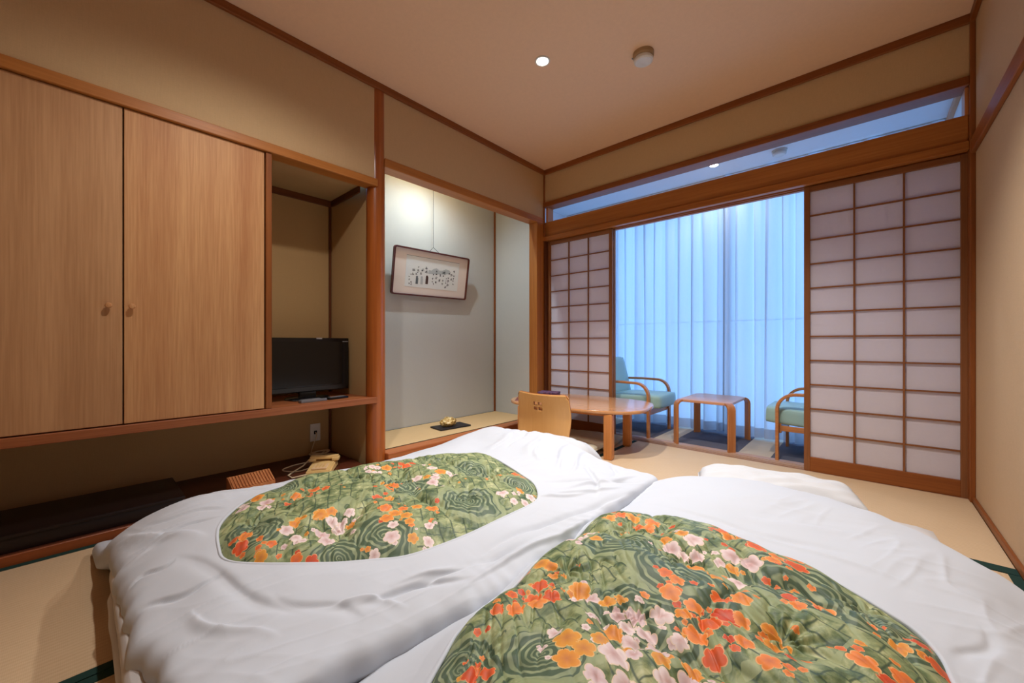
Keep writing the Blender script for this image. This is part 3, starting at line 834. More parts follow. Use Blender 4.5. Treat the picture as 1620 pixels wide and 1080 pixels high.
def pillow_mesh(name, sx, sy, h, mat, parent=None, p=3.5, seed=0, wr=0.004, n=34, flat=0.35, pinch=0.10, ex=0.5):
    """soft cushion: two domed sheets meeting at a seam, corners drawn out"""
    bm = bmesh.new(); grid = {}
    for side in (1, -1):
        for i in range(n + 1):
            for j in range(n + 1):
                u, v = i / n * 2 - 1, j / n * 2 - 1
                if side < 0 and (i in (0, n) or j in (0, n)):
                    grid[(side, i, j)] = grid[(1, i, j)]; continue
                a = (1 - abs(u) ** p) * (1 - abs(v) ** p); a = max(a, 0) ** ex
                x = u * sx / 2 * (1 - pinch * (1 - abs(u) ** 0.001) - pinch * 0.5 * (1 - v * v) * abs(u) ** 6 * 0.6)
                y = v * sy / 2 * (1 - pinch * 0.5 * (1 - u * u) * abs(v) ** 6 * 0.6)
                hh = h * (1 - flat) if side > 0 else -h * flat
                z = h * flat + hh * a
                z += wr * noise.noise(Vector((u * 4 + seed, v * 4, seed + side))) * a * (2 if side > 0 else 0.3)
                grid[(side, i, j)] = bm.verts.new((x, y, max(z, 0.0)))
        for i in range(n):
            for j in range(n):
                f = [grid[(side, i, j)], grid[(side, i + 1, j)], grid[(side, i + 1, j + 1)], grid[(side, i, j + 1)]]
                bm.faces.new(f if side > 0 else f[::-1])
    return fin(name, bm, mat, parent, True)
def seam(sx, sy, z, mat, parent, r=0.003):
    pts = []
    for k in range(65):
        th = 2 * math.pi * k / 64; c, s = math.cos(th), math.sin(th); q = max(abs(c), abs(s))
        x, y = c / q, s / q
        pts.append((x * sx / 2 * (1 - 0.03 * (1 - y * y)), y * sy / 2 * (1 - 0.03 * (1 - x * x)), z))
    return tube('piping', pts, r, mat, parent, 6)
def tassels(sx, sy, z, mat, parent):
    for a in (-1, 1):
        for b in (-1, 1):
            c = Vector((a * sx / 2 * 0.985, b * sy / 2 * 0.985, z)); d = Vector((a, b, 0)).normalized()
            tube('corner_tassel', [c, c + d * 0.012 + Vector((0, 0, 0.004)), c + d * 0.028 + Vector((0, 0, -0.004))], [0.004, 0.006, 0.003], mat, parent, 6)
def zabuton(loc, rz, s, h, mat, label, seed):
    t = empty('floor_cushion', loc, label, 'cushion', rz)
    pillow_mesh('cushion', s, s, h, mat, t, 2.6, seed, 0.004)
    seam(s, s, h * 0.35, mat, t); tassels(s, s, h * 0.35, mat, t)
zabuton((-1.650, 2.450, 0.018), R(3), 0.47, 0.070, M['zab3'], 'pale olive floor cushion lying on the seat of the legless chair', 2)
zabuton((-1.685, 2.805, 0.0), R(10), 0.48, 0.050, M['zab2'], 'grey brown floor cushion lying flat under the tea table', 5)

# ================================================================== ALCOVE THINGS
# framed calligraphy: leans forward from the wall
fr = empty('framed_calligraphy', (-2.882, 1.700, 1.205), 'framed calligraphy with pink mount hanging askew on the alcove wall', 'picture')
FWd, FHt = 0.800, 0.395
lean = math.atan2(0.066, FHt)
fm = Matrix.Rotation(R(0.8), 4, 'X') @ Matrix.Rotation(lean, 4, 'Y')    # local y = along wall, z = up, x = out of wall
def fbox(name, lo, hi, mat, par=fr, bev=0.0): return box(name, lo, hi, mat, par, bev, 1, fm)
bm = bmesh.new()
ro, ri = 0.022, 0.012
def rr_out(y0, z0, y1, z1, r, x):
    pts = []
    for cy, cz, a0 in ((y1 - r, z1 - r, 0), (y0 + r, z1 - r, 90), (y0 + r, z0 + r, 180), (y1 - r, z0 + r, 270)):
        for k in range(6): a = R(a0 + 18 * k); pts.append((x, cy + r * math.cos(a), cz + r * math.sin(a)))
    return pts
loops = [[bm.verts.new(p) for p in rr_out(*q)] for q in ((0, 0, FWd, FHt, ro, 0.0), (0, 0, FWd, FHt, ro, 0.022), (0.013, 0.013, FWd - 0.013, FHt - 0.013, ri, 0.022), (0.013, 0.013, FWd - 0.013, FHt - 0.013, ri, 0.004))]
for a, b in zip(loops, loops[1:] + loops[:1]):
    for k in range(24): bm.faces.new((a[k], a[(k + 1) % 24], b[(k + 1) % 24], b[k]))
bmesh.ops.transform(bm, matrix=fm, verts=bm.verts[:])
fin('frame', bm, M['frame'], fr)
fbox('mount', (0.002, 0.010, 0.010), (0.008, FWd - 0.010, FHt - 0.010), M['mat'])
pp = fbox('paper', (0.008, 0.125, 0.075), (0.0090, FWd - 0.110, FHt - 0.062), M['paper'])
tag(fbox('mount_line', (0.0084, 0.125, FHt - 0.0625), (0.0096, FWd - 0.110, FHt - 0.060), M['ink_mid']), 'thin grey line above the paper')
# brush writing: columns read off the photograph, in fractions of the picture (u to the right, v down)
def pic(u, v):   # crop px (640..720, 400..470 scaled x15.43) to frame coordinates
    ph = 640 + u / 15.43; pv = 400 + v / 15.43
    # corners of the frame in the crop's frame: TL (624,386) TR (740,406) BR (734,475) BL (616,464)
    s = 0.5; q = 0.5
    for _ in range(8):
        tx = (624 + 116 * s) * (1 - q) + (616 + 118 * s) * q; ty = (386 + 20 * s) * (1 - q) + (464 + 11 * s) * q
        s += (ph - tx) / 117.0; q += (pv - ty) / 74.0
    return s * FWd, (1 - q) * FHt
def stroke(bm, cy, cz, ln, wd, ang):
    d = Vector((0, math.cos(ang), math.sin(ang))) * ln / 2; p = Vector((0, -math.sin(ang), math.cos(ang))) * wd / 2
    c = Vector((0.0093, cy, cz))
    bm.faces.new([bm.verts.new(c + x) for x in (-d - p * 0.4, -d * 0.2 - p, d - p * 0.5, d + p * 0.5, -d * 0.2 + p, -d + p * 0.6)])
cols = [[(1140, 430, 30), (1130, 530, 26), (1118, 600, 24), (1110, 660, 26), (1105, 740, 24)],
        [(1068, 510, 42), (1060, 625, 30)], [(1010, 480, 30), (985, 590, 26), (975, 665, 34), (970, 760, 38), (908, 820, 36)],
        [(932, 600, 16), (915, 710, 20), (925, 660, 14)], [(872, 450, 52), (860, 540, 26), (840, 650, 24), (825, 740, 28)],
        [(780, 520, 34), (765, 640, 40)], [(690, 420, 26), (685, 500, 34), (675, 580, 34), (665, 690, 30)],
        [(610, 500, 24), (592, 600, 24), (580, 680, 20), (600, 735, 20)],
        [(445, 340, 40), (445, 430, 42)], [(355, 385, 42), (320, 475, 34)], [(262, 320, 24), (250, 400, 30), (240, 445, 20), (205, 485, 24)],
        [(145, 400, 44), (130, 490, 30), (90, 500, 18)], [(45, 560, 20), (45, 620, 24)], [(85, 690, 22), (40, 725, 20), (78, 745, 22)]]
rnd = random.Random(5)
bm = bmesh.new()
for col in cols:
    for (u, v, s) in col:
        y, z = pic(u, v); sz = s / 1234 * 0.46
        for k in range(10):
            a = rnd.choice((0.05, 0.1, 1.5, 1.6, 0.9, -0.8)) + rnd.uniform(-0.2, 0.2)
            stroke(bm, y + rnd.uniform(-.55, .55) * sz, z + rnd.uniform(-.6, .6) * sz, sz * rnd.uniform(0.7, 1.5), 0.0016 + sz * 0.08, a)
bmesh.ops.transform(bm, matrix=fm, verts=bm.verts[:])
tag(fin('brush_writing', bm, M['ink'], fr), None, None, None, 'stuff')
bm = bmesh.new()
hill = [(480, 480), (500, 380), (560, 400), (620, 355), (690, 340), (760, 400), (830, 400), (920, 365), (1010, 390), (1050, 450), (1030, 470), (900, 500), (700, 490)]
bm.faces.new([bm.verts.new((0.0091, *pic(*q))) for q in hill])
bmesh.ops.transform(bm, matrix=fm, verts=bm.verts[:]); fin('pale_hills', bm, M['ink_pale'], fr)
for (u, v, m) in ((215, 660, 'ink_mid'), (325, 670, 'ink_pale'), (448, 650, 'ink_brown')):
    y, z = pic(u, v); w_, h_ = (0.012, 0.026) if m != 'ink_brown' else (0.013, 0.031)
    bm = bmesh.new(); add_box(bm, (0.0092, y - w_, z - h_), (0.0096, y + w_, z + h_))
    y2, z2 = pic(u + 5, v - 100)
    ring = [bm.verts.new((0.0095, y2 + 0.011 * math.cos(k * math.pi / 6), z2 + 0.010 * math.sin(k * math.pi / 6))) for k in range(12)]
    bm.faces.new(ring)
    bmesh.ops.transform(bm, matrix=fm, verts=bm.verts[:]); fin('painted_figure', bm, M[m], fr)
top = fm @ Vector((0.006, 0.402, FHt))
yk = 0.402
knot = Vector((0.045, 0.40, FHt + 0.045))
tube('hanging_cord', [fm @ Vector((0.006, 0.345, FHt - 0.004)), knot, fm @ Vector((0.006, 0.455, FHt - 0.004))], 0.0018, M['ink'], fr, 6)
tube('hanging_cord', [knot, (0.045, 0.398, 1.195)], 0.0014, M['ink'], fr, 6)

# ornament on a tray
o = box('slate_tray', (-0.085, -0.150, 0.0), (0.085, 0.150, 0.012), M['slate'], None, 0.002)
o.location = (-2.625, 2.125, 0.0885); o.rotation_euler = (0, 0, R(-6)); tag(o, 'flat black square tray on the alcove mat', 'tray')
t = empty('ornament', (-2.63, 2.10, 0.1005), 'small lumpy golden ceramic ornament on the black tray', 'ornament')
bm = bmesh.new()
bmesh.ops.create_icosphere(bm, subdivisions=4, radius=1.0)
for v in bm.verts:
    p = v.co.copy(); q = 1 + 0.22 * noise.noise(p * 2.2) + 0.08 * noise.noise(p * 6)
    v.co = Vector((p.x * 0.056 * q, p.y * 0.072 * q, max(0.0, 0.034 + p.z * 0.040 * q)))
fin('body', bm, M['ornament'], t, True)
for (a, b, c, r) in ((0.01, -0.038, 0.050, 0.022), (0.0, 0.010, 0.052, 0.018), (0.012, 0.050, 0.042, 0.022)):
    bm = bmesh.new(); bmesh.ops.create_icosphere(bm, subdivisions=3, radius=r)
    for v in bm.verts: v.co = v.co * (1 + 0.25 * noise.noise(v.co * 60)); v.co.z *= 0.7
    bmesh.ops.translate(bm, vec=(a, b, c), verts=bm.verts[:]); fin('lobe', bm, M['ornament'], t, True)
lathe('spout', [(0.005, 0), (0.006, 0.008), (0.002, 0.012), (0, 0.012)], M['slate'], t, 12, (0.0, -0.012, 0.066))

# ================================================================== NICHE THINGS
t = empty('television', (-2.56, 0.955, 0.459), 'black flat television standing on the shelf in the niche', 'television', R(1))
TW, TZ0, TZ1 = 0.255, 0.042, 0.378
box('cabinet', (-0.055, -TW, TZ0), (0.0, TW, TZ1), M['black'], t, 0.006, 2)
box('screen', (0.0, -TW + 0.05, TZ0 + 0.040), (0.0018, TW - 0.058, TZ1 - 0.024), M['screen'], t)
bm = bmesh.new()
for s in (-1, 1): pass
add_box(bm, (0.0, TW - 0.044, TZ0 + 0.02), (0.003, TW - 0.006, TZ1 - 0.03), 0.001)
fin('speaker_grille', bm, M['black'], t)
bm = bmesh.new()
for k in range(7): add_box(bm, (0.0, TW - 0.043 + k * 0.0055, TZ1 - 0.0255), (0.0012, TW - 0.0395 + k * 0.0055, TZ1 - 0.0205))
fin('maker_mark', bm, M['silver'], t)
box('top_badge', (-0.010, 0.045, TZ1 - 0.008), (0.0012, 0.080, TZ1 + 0.001), M['silver'], t)
tag(box('lower_bezel', (0.0, -TW + 0.02, TZ0 + 0.006), (0.004, TW - 0.02, TZ0 + 0.034), M['black'], t, 0.0015), 'glossy black lower bezel')
box('stand_neck', (-0.04, -0.05, 0.012), (-0.01, 0.05, TZ0 + 0.02), M['black'], t, 0.003)
lathe('stand_base', [(0, 0.0), (0.125, 0.0), (0.128, 0.004), (0.120, 0.010), (0.03, 0.016), (0, 0.016)], M['black'], t, 48, (-0.02, 0, 0))
t = empty('remote_control', (-2.420, 0.925, 0.459), 'silver remote control lying in front of the television', 'remote control', R(4))
box('body', (-0.022, -0.075, 0.0), (0.022, 0.075, 0.016), M['grey'], t, 0.004, 2)
box('keypad', (-0.016, -0.065, 0.016), (0.016, 0.040, 0.0178), M['silver'], t, 0.001)
box('screen', (-0.014, 0.046, 0.016), (0.014, 0.068, 0.0172), M['black'], t)
t = empty('remote_control', (-2.440, 1.075, 0.459), 'flat black remote lying beside the silver one on the shelf', 'remote control', R(8))
box('body', (-0.025, -0.065, 0.0), (0.025, 0.065, 0.013), M['black'], t, 0.004, 2)
box('keypad', (-0.018, -0.050, 0.013), (0.018, 0.050, 0.0143), M['grey'], t, 0.001)

# outlet
t = empty('wall_outlet', (-2.84, 1.10, 0.125), 'white wall outlet plate low in the niche back corner', 'outlet')
box('cover_plate', (0.0, -0.034, 0.0), (0.007, 0.034, 0.120), M['fixture'], t, 0.002)
lathe_o = box('socket', (0.007, -0.010, 0.048), (0.009, 0.010, 0.072), M['black'], t, 0.002)
# telephone
t = empty('telephone', (-2.435, 0.985, 0.036), 'cream push-button telephone on the dark counter by the post', 'telephone', R(-35))
bm = bmesh.new()
vs = [bm.verts.new(p) for p in ((-0.10, -0.07, 0), (0.10, -0.07, 0), (0.10, 0.07, 0), (-0.10, 0.07, 0), (-0.095, -0.066, 0.050), (0.095, -0.066, 0.026), (0.095, 0.066, 0.026), (-0.095, 0.066, 0.050))]
for f in ((0, 3, 2, 1), (4, 5, 6, 7), (0, 1, 5, 4), (1, 2, 6, 5), (2, 3, 7, 6), (3, 0, 4, 7)): bm.faces.new([vs[i] for i in f])
bmesh.ops.bevel(bm, geom=bm.edges[:], offset=0.006, segments=2, affect='EDGES')
fin('body', bm, M['ivory'], t, auto=40)
hb = bmesh.new()
add_box(hb, (-0.078, -0.080, 0.056), (-0.040, 0.080, 0.076), 0.007, 2)
add_box(hb, (-0.085, -0.085, 0.044), (-0.033, -0.045, 0.066), 0.007, 2)
add_box(hb, (-0.085, 0.045, 0.044), (-0.033, 0.085, 0.066), 0.007, 2)
fin('handset', hb, M['ivory'], t, auto=40)
kp = tag(box('keypad_plate', (-0.012, -0.04, 0.030), (0.080, 0.04, 0.0395), M['ivory2'], t, 0.002), 'paler keypad plate')
for a in range(4):
    for b in range(3):
        box('key', (0.0 + a * 0.018, -0.026 + b * 0.019, 0.0395), (0.012 + a * 0.018, -0.014 + b * 0.019, 0.0425), M['ivory'], kp, 0.001)
tube('handset_cord', [(-0.06, -0.085, 0.055), (-0.05, -0.12, 0.02), (0.0, -0.155, 0.006), (0.07, -0.165, 0.005), (0.12, -0.13, 0.005), (0.10, -0.06, 0.012)], 0.0045, M['cream_cable'], t, 8)
def spline(pts, n=8):
    pts = [Vector(p) for p in pts]; out = []
    for i in range(len(pts) - 1):
        p0, p1, p2, p3 = pts[max(i - 1, 0)], pts[i], pts[i + 1], pts[min(i + 2, len(pts) - 1)]
        for k in range(n):
            t = k / n
            out.append(0.5 * ((2 * p1) + (p2 - p0) * t + (2 * p0 - 5 * p1 + 4 * p2 - p3) * t * t + (3 * p1 - p0 - 3 * p2 + p3) * t ** 3))
    out.append(pts[-1]); return out
zc = 0.040
pts = [(-2.829, 1.10, 0.185), (-2.80, 1.095, 0.165), (-2.80, 1.07, 0.10), (-2.79, 1.06, 0.055)]
for k in range(26):
    a = k * 0.95; pts.append((-2.755 + 0.018 * math.cos(a) , 1.095 + 0.05 * math.sin(a) + 0.02 * math.sin(a * 0.37), zc + 0.012 + 0.016 * abs(math.sin(a * 0.5))))
pts += [(-2.74, 1.17, zc), (-2.66, 1.19, zc), (-2.62, 1.15, zc), (-2.64, 1.05, zc), (-2.66, 0.93, zc), (-2.62, 0.83, zc), (-2.56, 0.83, zc), (-2.51, 0.88, zc), (-2.49, 0.93, 0.05)]
cab = tube('telephone_cable', spline(pts, 5), 0.0036, M['cream_cable'], None, 6)
tag(cab, 'tangled cream cable running from the outlet to the telephone', 'cable')
# ribbed wooden box
t = empty('wooden_box', (-2.365, 0.60, 0.036), 'small wooden box with a ribbed sloping top on the counter', 'box', R(3))
bm = bmesh.new()
pr = [(-0.05, 0), (0.05, 0), (0.05, 0.045), (-0.03, 0.085), (-0.05, 0.085)]
a = [bm.verts.new((x, -0.095, z)) for x, z in pr]; b = [bm.verts.new((x, 0.095, z)) for x, z in pr]
bm.faces.new(a); bm.faces.new(b[::-1])
for k in range(5): bm.faces.new((a[k], a[(k + 1) % 5], b[(k + 1) % 5], b[k]))
fin('body', bm, M['ribbox'], t)
for k in range(14):
    y = -0.090 + k * 0.0135
    bm = bmesh.new()
    pr = [(0.048, 0.046), (-0.030, 0.085), (-0.027, 0.091), (0.051, 0.052)]
    a = [bm.verts.new((x, y, z)) for x, z in pr]; b = [bm.verts.new((x, y + 0.007, z)) for x, z in pr]
    bm.faces.new(a); bm.faces.new(b[::-1])
    for q in range(4): bm.faces.new((a[q], a[(q + 1) % 4], b[(q + 1) % 4], b[q]))
    fin('slat', bm, M['ribbox'], t)

# ================================================================== CEILING FIXTURES
for i, (lx, ly) in enumerate(ROOM_LAMPS):
    t = empty('downlight', (lx, ly, ZC), ['small lit recessed downlight in the ceiling, beside the round detector', 'recessed ceiling downlight out of view above the right futon',
              'recessed ceiling downlight out of view over the left futon foot', 'recessed ceiling downlight out of view over the camera side'][i], 'ceiling light')
    lathe('trim_ring', [(0.034, -0.001), (0.045, -0.001), (0.045, -0.004), (0.036, -0.006), (0.034, -0.001)], M['fixture'], t, 32)
    lathe('lens', [(0, -0.0045), (0.020, -0.0035), (0.033, -0.001)], M['lens'], t, 24)
t = empty('smoke_detector', (-0.955, 2.185, ZC), 'round white smoke detector on the room ceiling', 'smoke detector')
tag(lathe('base', [(0, 0.0), (0.058, 0.0), (0.058, -0.020), (0.052, -0.028), (0.0, -0.028)], M['fixture_warm'], t, 40), 'tan mounting base')
lathe('cap', [(0.0, -0.028), (0.050, -0.028), (0.054, -0.034), (0.052, -0.046), (0.044, -0.052), (0.0, -0.053)], M['fixture'], t, 40)
box('indicator', (-0.058, -0.028, -0.022), (-0.048, -0.020, -0.014), M['silver'], t, 0.001)
t = empty('smoke_detector', (-0.493, 3.582, ZV), 'round white detector on the veranda ceiling behind the transom', 'smoke detector')
lathe('base', [(0, 0.0), (0.050, 0.0), (0.050, -0.012), (0.0, -0.014)], M['fixture'], t, 32)
lathe('cap', [(0.0, -0.012), (0.044, -0.014), (0.046, -0.030), (0.036, -0.038), (0.0, -0.039)], M['fixture'], t, 32)
t = empty('downlight', (-0.93, 3.504, ZV), 'small round downlight in the veranda ceiling behind the transom', 'ceiling light')
lathe('trim_ring', [(0.030, -0.001), (0.044, -0.001), (0.044, -0.006), (0.032, -0.010), (0.030, -0.001)], M['fixture'], t, 32)
lathe('lens', [(0, -0.008), (0.031, -0.006)], M['lens'], t, 24)
t = empty('downlight', (-2.54, 1.95, 2.40), 'alcove downlight hidden behind the lintel', 'ceiling light')
lathe('trim_ring', [(0.030, -0.001), (0.044, -0.001), (0.044, -0.006), (0.032, -0.010), (0.030, -0.001)], M['fixture'], t, 32)
lathe('lens', [(0, -0.004), (0.031, -0.003)], M['lens'], t, 24)

# ================================================================== BEDDING
def tps(ctrl):
    """thin plate spline through (x,y,z) control points; returns a vectorised z(x,y)"""
    P = np.array([c[:2] for c in ctrl], float); Z = np.array([c[2] for c in ctrl], float); n = len(P)
    def U(r2): return np.where(r2 > 0, r2 * np.log(np.maximum(r2, 1e-12)), 0.0)
    K = U(((P[:, None] - P[None]) ** 2).sum(-1)) + 1e-4 * np.eye(n)
    Q = np.hstack([np.ones((n, 1)), P]); A = np.zeros((n + 3, n + 3)); A[:n, :n] = K; A[:n, n:] = Q; A[n:, :n] = Q.T
    s = np.linalg.solve(A, np.concatenate([Z, np.zeros(3)]))
    def f(x, y):
        r2 = (x[..., None] - P[:, 0]) ** 2 + (y[..., None] - P[:, 1]) ** 2
        return U(r2) @ s[:n] + s[n] + s[n + 1] * x + s[n + 2] * y
    return f
def closed_curve(pts, n):
    """Catmull-Rom closed curve resampled evenly; points may be 2 or 3 long"""
    pts = np.array(pts, float); m = len(pts); out = []
    for i in range(m):
        p0, p1, p2, p3 = pts[i - 1], pts[i], pts[(i + 1) % m], pts[(i + 2) % m]
        for k in range(20):
            t = k / 20
            out.append(0.5 * (2 * p1 + (p2 - p0) * t + (2 * p0 - 5 * p1 + 4 * p2 - p3) * t * t + (3 * p1 - p0 - 3 * p2 + p3) * t ** 3))
    return np.array(out)
def by_angle(curve, c, n):
    """radius of a star-shaped closed curve at n even angles about c"""
    d = curve[:, :2] - c; a = np.arctan2(d[:, 1], d[:, 0]); r = np.hypot(d[:, 0], d[:, 1])
    o = np.argsort(a); a, r = a[o], r[o]
    a = np.concatenate([a - 2 * np.pi, a, a + 2 * np.pi]); r = np.concatenate([r, r, r])
    th = np.linspace(-np.pi, np.pi, n, endpoint=False)
    return th, np.interp(th, a, r)
def nz(x, y, s, seed): return noise.noise(Vector((x * s, y * s, seed)))

def ridged(x, y, sx, sy, seed, rot=0.0):
    """sharp-crested crease field, evaluated on a coarse lattice and interpolated"""
    c_, s_ = math.cos(rot), math.sin(rot)
    u = (x * c_ + y * s_) * sx; v = (-x * s_ + y * c_) * sy
    u0, v0 = u.min(), v.min(); st_ = 0.11
    nu, nv = int((u.max() - u0) / st_) + 3, int((v.max() - v0) / st_) + 3
    G = np.array([[noise.noise(Vector((u0 + i * st_, v0 + j * st_, seed))) for j in range(nv)] for i in range(nu)])
    a, b = (u - u0) / st_, (v - v0) / st_
    i0, j0 = a.astype(int), b.astype(int); fa, fb = a - i0, b - j0
    return (G[i0, j0] * (1 - fa) + G[i0 + 1, j0] * fa) * (1 - fb) + (G[i0, j0 + 1] * (1 - fa) + G[i0 + 1, j0 + 1] * fa) * fb

def duvet(name, label, oval, bound, ctrl, folds, puffs, tufts, whirls, fo, fw, seed, tuck, drop=0.046):
    rnd = random.Random(int(seed * 10))
    c = np.mean(np.array(oval)[:, :2], axis=0)
    NT_, NRr = 900, 105
    oc = closed_curve(oval, 0); bc = closed_curve(bound, 0)
    th, ro = by_angle(oc, c, NT_); _, rb = by_angle(bc, c, NT_)
    k = np.ones(9) / 9
    ro = np.convolve(np.concatenate([ro[-4:], ro, ro[:4]]), k, 'valid')
    rb = rb + 0.0035 * np.sin(th * 31 + seed) * np.sin(th * 7) + 0.002 * np.sin(th * 57)
    f = tps(ctrl)
    t = np.linspace(0, 1, NRr) ** 0.9
    RR = ro[None] + (rb - ro)[None] * t[:, None]
    X = c[0] + RR * np.cos(th); Y = c[1] + RR * np.sin(th)
    Z = f(X, Y)
    dist = (rb - ro)[None] * (1 - t[:, None])
    Z = Z - 0.018 * np.exp(-dist / 0.010)
    # creases
    inn = np.minimum(1, (RR - ro[None]) / 0.05)
    n1 = ridged(X, Y, 6, 6, seed); n2 = ridged(X, Y, 20, 3.2, seed + 3, -0.30); n3 = ridged(X, Y, 4, 15, seed + 5, 0.5); n4 = ridged(X, Y, 14, 14, seed + 8)
    W_ = 0.008 * n1 + 0.002 * n4
    act = np.clip(ridged(X, Y, 3.2, 3.2, seed + 20) * 2.6 + 0.2, 0, 1)
    W_ += (0.0036 * (1 - np.minimum(1, np.abs(n2) / 0.30)) ** 2 + 0.0022 * (1 - np.minimum(1, np.abs(n3) / 0.3)) ** 2) * act
    # gathers running square to the outer edge
    W_ += 0.0018 * np.sin(th * 70 + 4 * np.sin(th * 9 + seed))[None] * np.exp(-dist / 0.05) * (0.4 + 0.6 * np.sin(th * 5 + seed) ** 2)[None]
    for (x0, y0, x1, y1, wdt, h) in folds:
        vx, vy = x1 - x0, y1 - y0; L2 = vx * vx + vy * vy; ln = math.sqrt(L2)
        s_ = ((X - x0) * vx + (Y - y0) * vy) / L2
        dd = ((X - x0) * vy - (Y - y0) * vx) / ln + 0.012 * np.sin(s_ * 5 + x0 * 9)
        fade = np.clip(np.minimum(s_ + 0.15, 1.15 - s_) / 0.4, 0, 1)
        q = dd / wdt
        W_ += h * np.where(q > 0, np.exp(-q * q * 0.5), np.exp(-q * q * 3.0)) * fade
    Z = Z + W_ * inn
    oz = Z[0].copy()
    root = empty(name, (float(c[0]), float(c[1]), 0.0), label, 'duvet')
    ox, oy = float(c[0]), float(c[1])
    cs, sn = np.cos(th), np.sin(th)
    rows = []
    def row(r, z): rows.append(np.stack([c[0] + r * cs - ox, c[1] + r * sn - oy, z], 1))
    for dr, dz in ((0.002, -0.012), (-0.002, -0.001), (0.001, 0.0012), (0.005, 0.0008)): row(ro + dr, oz + dz)
    for i in range(1, NRr):
        if t[i] * np.median(rb - ro) < 0.008: continue
        row(RR[i], Z[i])
    zb = Z[-1]
    tk = np.array([tuck(a, b) for a, b in zip(c[0] + rb * cs, c[1] + rb * sn)])
    dd = np.minimum(drop, np.maximum(zb - 0.004, 0.0))
    row(rb + 0.004, np.maximum(zb - 0.25 * dd, 0.004)); row(rb + 0.005, np.maximum(zb - 0.6 * dd, 0.004))
    row(rb + 0.001, np.maximum(zb - 0.95 * dd, 0.003)); row(rb - 0.012, np.maximum(zb - dd, 0.003)); row(rb - 0.05, np.maximum(np.minimum(zb - dd, 9), tk))
    V = np.concatenate(rows); nR = len(rows)
    I = np.arange(NT_); J = (I + 1) % NT_
    F = np.concatenate([np.stack([i * NT_ + I, (i + 1) * NT_ + I, (i + 1) * NT_ + J, i * NT_ + J], 1) for i in range(nR - 1)])
    me = bpy.data.meshes.new('cover'); me.from_pydata(V.tolist(), [], F.tolist())
    link_mesh('cover', me, M['white'], root, True)
    # quilt seen through the oval opening
    NQ, NA = 190, 640
    tq = np.linspace(0, 1, NQ) ** 0.8
    thq = np.linspace(-np.pi, np.pi, NA, endpoint=False)
    ext = lambda a: np.interp(thq, np.concatenate([th, [np.pi]]), np.concatenate([a, a[:1]]))
    roq, ozq = ext(ro), ext(oz)
    RQ = (roq + 0.012)[None] * tq[:, None]
    x = c[0] + RQ * np.cos(thq); y = c[1] + RQ * np.sin(thq)
    base = f(x, y)
    TT = np.array(tufts)
    D = np.hypot(x[..., None] - TT[:, 0], y[..., None] - TT[:, 1])
    kk = D.argmin(-1); D.sort(axis=-1); d0, d1 = D[..., 0], D[..., 1]
    edge = (roq + 0.012)[None] * (1 - tq[:, None])
    rim = 1 - np.exp(-(edge / 0.040) ** 1.2)
    rg = ridged(x, y, 9, 9, seed + 7); rg2 = ridged(x, y, 20, 20, seed + 12); rg3 = ridged(x, y, 40, 12, seed + 14, 0.8)
    # swollen pockets between tufts, valleys along the stitched seams that join them
    g = 1 - np.exp(-(d0 / 0.055) ** 1.3)
    # seam lines: grid through the tufts
    def seamd(ax, sp, off, wob):
        q = (ax + wob * rg) / sp + off
        return np.abs(q - np.round(q)) * sp
    s1 = seamd(x, 0.26, 0.15 + seed * 0.1, 0.10); s2 = seamd(y, 0.30, 0.35 + seed * 0.1, 0.10)
    val = 0.55 * np.exp(-(s1 / 0.030) ** 1.2) + 0.55 * np.exp(-(s2 / 0.030) ** 1.2)
    z = -0.014 + puffs * (0.35 + 0.65 * g) * (1 - 0.62 * np.minimum(val, 1)) * rim + 0.004 * rim
    z += 0.014 * rim * rg
    z += 0.0045 * rim * rg2
    cre = (1 - np.minimum(1, np.abs(rg3) / 0.25)) ** 2
    z -= 0.006 * cre * rim * np.clip(np.exp(-np.minimum(s1, s2) / 0.05) + np.exp(-d0 / 0.06), 0, 1)
    an = np.arctan2(y - TT[kk, 1], x - TT[kk, 0])
    z += 0.0065 * np.sin(an * 9 + 5 * rg + kk) * np.exp(-d0 / 0.055) * np.minimum(1, d0 / 0.02) * rim
    zq = base + z
    zq[-1] = np.minimum(zq[-1], ozq - 0.012); zq[-2] = np.minimum(zq[-2], ozq - 0.010)
    V = np.stack([x - ox, y - oy, zq], -1).reshape(-1, 3)
    I = np.arange(NA); J = (I + 1) % NA
    F = np.concatenate([np.stack([i * NA + I, (i + 1) * NA + I, (i + 1) * NA + J, i * NA + J], 1) for i in range(NQ - 1)])
    me = bpy.data.meshes.new('floral_quilt'); me.from_pydata(V.tolist(), [], F.tolist())
    xf, yf = x.ravel(), y.ravel()
    a1 = me.attributes.new('cloth', 'FLOAT_VECTOR', 'POINT')
    a1.data.foreach_set('vector', np.stack([xf, yf, xf * 0], 1).ravel())
    cx_, cy_ = xf[F].mean(1), yf[F].mean(1)
    def per_face(nm, pts):      # pts rows: x, y, rx, ry, id
        pts = np.array(pts)
        q = ((cx_[:, None] - pts[:, 0]) / pts[:, 2]) ** 2 + ((cy_[:, None] - pts[:, 1]) / pts[:, 3]) ** 2
        b = q.argmin(1); p = pts[b]
        A = np.stack([(xf[F] - p[:, :1]) / p[:, 2:3], (yf[F] - p[:, 1:2]) / p[:, 3:4], np.repeat(p[:, 4:5], 4, 1)], -1)
        at = me.attributes.new(nm, 'FLOAT_VECTOR', 'CORNER'); at.data.foreach_set('vector', A.astype(np.float32).ravel())
    per_face('whirl', [(wx, wy, wr * 0.85, wr * 0.62, rnd.uniform(0, 6)) for wx, wy, wr in whirls])
    big, small = [], []
